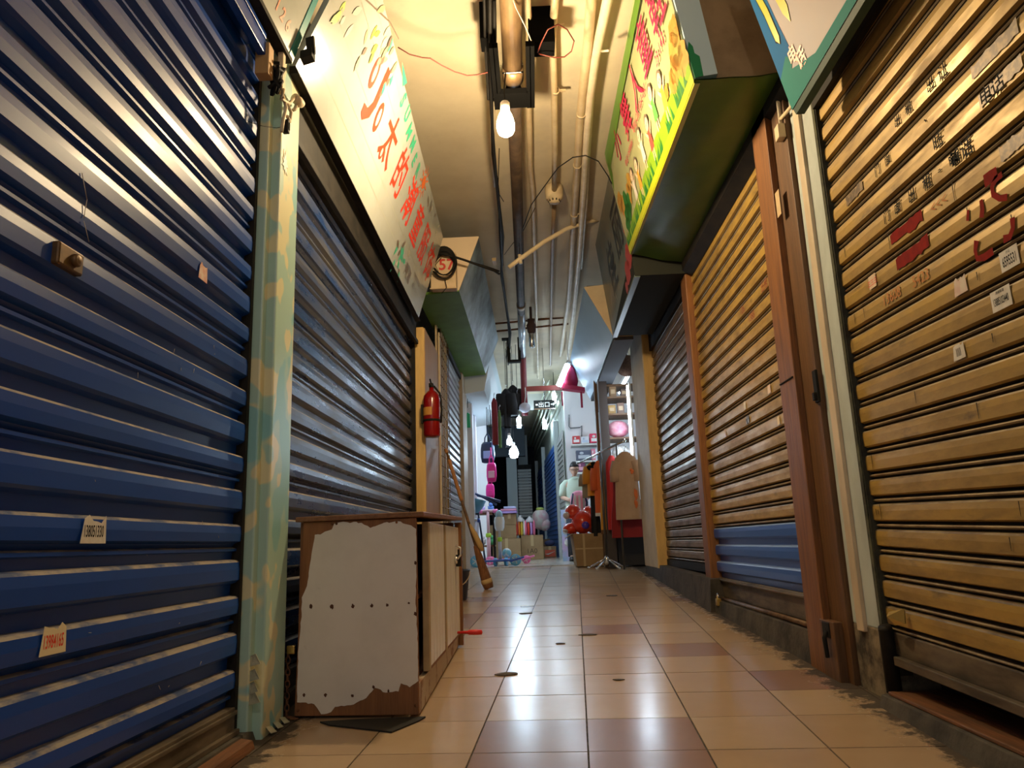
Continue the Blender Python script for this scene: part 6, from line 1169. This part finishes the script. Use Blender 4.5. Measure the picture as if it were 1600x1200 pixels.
hb_ = thing('woven_bag', 'dark brown round woven bag hanging at the top of the open shop', 'bag', (1.40, 10.5, 3.1)); mb = MB(); mb.lathe([(0, -.06), (.09, -.05), (.15, .0), (.16, .05), (.10, .08), (0, .09)], (1.40, 10.5, 3.26), (-.2, -1, 0), 22); mb.build('body', mat('brown woven straw', (.12, .06, .04), .8, col2=(.2, .11, .07), scale=30), hb_); mb = MB(); mb.tube([(1.40, 10.5, 3.40), (1.39, 10.5, 3.6), (1.40, 10.5, CZ)], .008, 6); mb.build('strap', black_rubber, hb_)
for i, (x, z, w, h, c_, lab) in enumerate(((1.20, 2.877, .10, .16, (.25, .14, .06), 'brown packet on the topmost rack board'), (1.36, 2.877, .09, .12, (.12, .07, .05), 'dark packet on the topmost rack board'), (1.17, 2.627, .11, .13, (.36, .2, .05), 'amber packet on the second rack board'), (1.30, 2.627, .10, .16, (.16, .08, .05), 'dark brown packet on the second rack board'))):
    t = thing('packet', lab, 'packet', (x, 10.8, z), 'packets on the goods rack'); mb = MB(); mb.box(x - w / 2, x + w / 2, 10.78, 10.9, z, z + h); mb.build('carton', mat('packet %d' % i, c_, .5), t, bevel=.006); mb = MB(); mb.box(x - w * .3, x + w * .3, 10.776, 10.79, z + h * .3, z + h * .7); mb.build('print', mat('packet print', (.5, .35, .2), .5), t)
lump('plastic_bag', 'pink wrapped bundle on the goods rack', 'bundle', 1.25, 10.88, 2.28, .16, .13, .13, mat('pink wrap', (.75, .20, .30), .35, col2=(.85, .5, .55), scale=14)); lump('plastic_bag', 'silvery wrapped bundle on the goods rack', 'bundle', 1.27, 10.88, 1.877, .16, .13, .15, mat('silver wrap', (.55, .52, .48), .3, col2=(.8, .8, .82), scale=22, lo=.48, hi=.54))
lump('plastic_bag', 'dark bundle on the lowest board of the goods rack', 'bundle', 1.30, 10.9, 1.377, .18, .14, .14, navy)
cl = thing('wall_ornament', 'small green ornament hung on the shop wall', 'ornament', onY(941, 670, 14.9)); q = onY(941, 670, 14.9); mb = MB()
for k in range(6): a = k * math.pi / 3; mb.prism([q + Vector((.02 * math.cos(a + .5), 0, .02 * math.sin(a + .5))), q + Vector((.09 * math.cos(a), 0, .09 * math.sin(a))), q + Vector((.02 * math.cos(a - .5), 0, .02 * math.sin(a - .5)))], (0, .03, 0))
mb.build('petal', mat('mint plastic', (.35, .8, .5), .4), cl)

# ------------------------------------------------------------------ the person: stands in the shop mouth, head bent to a phone
pr = thing('person', 'person in a pale green polo shirt and glasses looking down at a phone', 'person', (.70, 13.6, FAR_Z))
PX, PY, G = .72, 13.6, FAR_Z
def skin_body(name, verts, edges, radii, m, parent, sub=2):
    me = bpy.data.meshes.new(name); o0 = ORG[parent]; me.from_pydata([Vector(v) - o0 for v in verts], edges, []); o = bpy.data.objects.new(name, me); COL.objects.link(o)
    sk = o.modifiers.new('s', 'SKIN'); sk.use_smooth_shade = True
    for i, r in enumerate(radii): me.skin_vertices[0].data[i].radius = (r if isinstance(r, tuple) else (r, r))
    me.skin_vertices[0].data[0].use_root = True
    sb = o.modifiers.new('u', 'SUBSURF'); sb.levels = sub; sb.render_levels = sub
    bpy.context.view_layer.update(); ev = bpy.data.meshes.new_from_object(o.evaluated_get(bpy.context.evaluated_depsgraph_get())); ev.name = name
    bpy.data.objects.remove(o); n = bpy.data.objects.new(name, ev); COL.objects.link(n); ev.materials.clear(); ev.materials.append(m)
    for p in ev.polygons: p.use_smooth = True
    n.parent = parent; ORG[n] = o0; return n
skin = mat('warm skin', (.60, .36, .25), .5); polo = mat('pale green polo', (.52, .62, .50), .85); trous = mat('dark trousers', (.03, .035, .05), .8); hairm = mat('short black hair', (.012, .010, .009), .6)
P = lambda x, y, z: (PX + x, PY + y, G + z)
# one continuous body: pelvis, spine, neck, arms, legs
V = [P(0, 0, .90), P(0, .01, 1.05), P(0, .0, 1.22), P(0, .0, 1.36), P(0, -.02, 1.45), P(0, -.05, 1.53),
     P(-.17, .0, 1.37), P(-.24, -.03, 1.12), P(-.12, -.24, 1.06), P(-.03, -.31, 1.09),
     P(.17, .0, 1.37), P(.24, -.03, 1.12), P(.14, -.24, 1.05), P(.05, -.31, 1.08),
     P(-.10, .0, .80), P(-.11, -.01, .46), P(-.11, .03, .09), P(-.12, -.12, .035),
     P(.10, .0, .80), P(.11, -.01, .46), P(.12, .03, .09), P(.13, -.12, .035)]
Ed = [(0, 1), (1, 2), (2, 3), (3, 4), (4, 5), (3, 6), (6, 7), (7, 8), (8, 9), (3, 10), (10, 11), (11, 12), (12, 13), (0, 14), (14, 15), (15, 16), (16, 17), (0, 18), (18, 19), (19, 20), (20, 21)]
Rd = [(.15, .11), (.145, .105), (.16, .11), (.13, .10), .055, .052, .065, .046, .033, .026, .065, .046, .033, .026, .085, .06, .042, .04, .085, .06, .042, .04]
skin_body('body', V, Ed, Rd, skin, pr)
def head(c, tilt):
    mb = MB(); rings = []; ct, sn = math.cos(tilt), math.sin(tilt)
    for k in range(13):
        t = -math.pi / 2 + math.pi * (k + .03) / 12.06; z = .125 * math.sin(t); w = .076 * math.cos(t) * (1 - .22 * max(0, -math.sin(t)) ** 2); d = .098 * math.cos(t) * (1 - .12 * max(0, -math.sin(t)))
        ring = []
        for i in range(24):
            a = 2 * math.pi * i / 24; x, y = w * math.cos(a), d * math.sin(a)
            if y < 0:
                f = math.exp(-(x / .014) ** 2); y -= .026 * f * math.exp(-((z + .015) / .022) ** 2)         # nose
                y += .010 * (math.exp(-((abs(x) - .031) / .014) ** 2)) * math.exp(-((z - .012) / .014) ** 2)  # eye sockets
                y -= .006 * math.exp(-(x / .026) ** 2) * math.exp(-((z + .058) / .012) ** 2)                  # lips
                y -= .010 * math.exp(-(x / .03) ** 2) * math.exp(-((z + .098) / .02) ** 2)                    # chin
            ring.append(c + Vector((x, y * ct - z * sn * -1 if False else y * ct + z * sn * -1 + 0, z * ct + y * sn)))
        rings.append(ring)
    mb.loft(rings); return mb
HC = Vector(P(0, -.085, 1.615)); TL = .30
def hd(x, y, z): return HC + Vector((x, y * math.cos(TL) - z * math.sin(TL), z * math.cos(TL) + y * math.sin(TL)))
hm_ = head(HC, TL)
for sx in (-1, 1): hm_.loft([[hd(sx * (.074 + .012 * f), .012 + r * math.cos(a), -.002 + 1.5 * r * math.sin(a)) for a in [2 * math.pi * i / 10 for i in range(10)]] for f, r in ((0, .016), (1, .02), (1.2, .012))])
hm_.build('head', skin, pr)
mb = MB(); rings = []
for k in range(8):
    t = .10 + (math.pi / 2 - .1) * k / 7.1; rings.append([hd(.084 * math.cos(t) * math.cos(a), (.106 * math.cos(t) * math.sin(a) + .012), .02 + .118 * math.sin(t) + (.03 if math.sin(a) < -.3 else -.015 if math.sin(a) > .3 else 0) * math.cos(t)) for a in [2 * math.pi * i / 24 for i in range(24)]])
mb.loft(rings); mb.loft([[hd(.080 * s1_ * math.cos(a), .03 + .085 * s1_ * math.sin(a), z) for a in [math.pi * (i / 12) * 1.0 for i in range(13)]] for z, s1_ in ((-.055, .85), (-.01, 1.0), (.04, 1.02))], 0, False); mb.build('hair', hairm, pr)
mb = MB()
for sx in (-1, 1):
    mb.ball(hd(sx * .031, -.086, .012), .011, .008, .008, n=10, k=7)
mb.build('eye', mat('dark eye', (.05, .03, .025), .3), pr)
mb = MB()
for sx in (-1, 1):
    mb.tube([hd(sx * .033 + .025 * math.cos(a), -.104, .010 + .018 * math.sin(a)) for a in [2 * math.pi * i / 14 for i in range(15)]], .0028, 5, cap=False); mb.tube([hd(sx * .057, -.102, .014), hd(sx * .082, -.02, .014), hd(sx * .082, .02, .004)], .0028, 5)
mb.tube([hd(-.01, -.106, .014), hd(.01, -.106, .014)], .0028, 5); mb.build('glasses', black_metal, pr)
mb = MB(); mb.tube([hd(-.024, -.096, -.060), hd(0, -.103, -.058), hd(.024, -.096, -.060)], [.003, .006, .003], 6); mb.build('mouth', mat('lip', (.42, .17, .14), .5), pr)
for sx in (-1, 1): pass
# polo shirt over the torso, with sleeves, collar
mb = MB()
def el(z, w, d, y=0): return [Vector(P(w * math.cos(a), y + d * math.sin(a), z)) for a in [2 * math.pi * i / 28 for i in range(28)]]
mb.loft([el(.86, .185, .145), el(.95, .185, .145), el(1.08, .172, .136), el(1.22, .182, .138), el(1.33, .190, .128), el(1.40, .165, .10, -.0), el(1.445, .10, .085, -.015), el(1.455, .07, .072, -.02)], 0, False)
for sx in (-1, 1): mb.tube([P(sx * .07, 0, 1.385), P(sx * .15, 0, 1.372), P(sx * .195, -.004, 1.32), P(sx * .222, -.012, 1.23), P(sx * .238, -.024, 1.13)], [.055, .072, .078, .072, .069], 16)
mb.build('polo_shirt', polo, pr)
mb = MB(); mb.loft([el(1.44, .082, .082, -.018), el(1.485, .070, .072, -.022), el(1.44, .092, .094, -.018)], 0, False); mb.build('collar', mat('polo collar', (.48, .58, .47), .85), pr)
mb = MB(); mb.loft([el(.92, .168, .128), el(.80, .182, .125), el(.74, .17, .11)], 0, False)
for sx in (-1, 1): mb.tube([P(sx * .095, 0, .80), P(sx * .108, -.01, .46), P(sx * .115, .03, .08)], [.098, .075, .062], 16)
mb.build('trousers', trous, pr)
for sx in (-1, 1):
    mb = MB(); mb.loft([[Vector(P(sx * .12 + .048 * s1_ * math.cos(a), -.05 + .14 * s1_ * math.sin(a), z)) for a in [2 * math.pi * i / 18 for i in range(18)]] for z, s1_ in ((0, .95), (.02, 1), (.06, .85), (.085, .5))]); mb.build('shoe', mat('black shoe', (.015, .014, .013), .45), pr)
# hands round the phone
for sx, hx, hz in ((-1, -.03, 1.09), (1, .05, 1.08)):
    w0 = Vector(P(hx, -.31, hz)); V = [w0, w0 + Vector((-sx * .010, -.035, .010)), w0 + Vector((-sx * .014, -.065, .014))]; E2 = [(0, 1), (1, 2)]; R2 = [(.024, .02), (.034, .018), (.032, .015)]
    k = 3
    for i in range(4):
        off = Vector((sx * .026 - sx * .017 * i, 0, 0)); l = (.030, .034, .032, .026)[i]
        a = w0 + off + Vector((-sx * .014, -.068, .014)); V += [a, a + Vector((-sx * .006, -l * .8, .004)), a + Vector((-sx * .016, -l * 1.1, -.016))]; E2 += [(2, k), (k, k + 1), (k + 1, k + 2)]; R2 += [.009, .008, .007]; k += 3
    a = w0 + Vector((-sx * .036, -.030, .022)); V += [a, a + Vector((-sx * .012, -.028, .012))]; E2 += [(1, k), (k, k + 1)]; R2 += [.010, .008]
    skin_body('hand', V, E2, R2, skin, pr, 1)
ph = MB(); q = Vector(P(.01, -.395, 1.115)); ph.obox(q, (1, 0, 0), (0, .85, .5), (0, -.5, .85), .036, .075, .004); tag(ph.build('phone', mat('black phone glass', (.01, .01, .012), .15), bevel=.004), 'black phone held by the person', 'phone')
# ------------------------------------------------------------------ done
for me in list(bpy.data.curves):
    if me.users == 0: bpy.data.curves.remove(me)
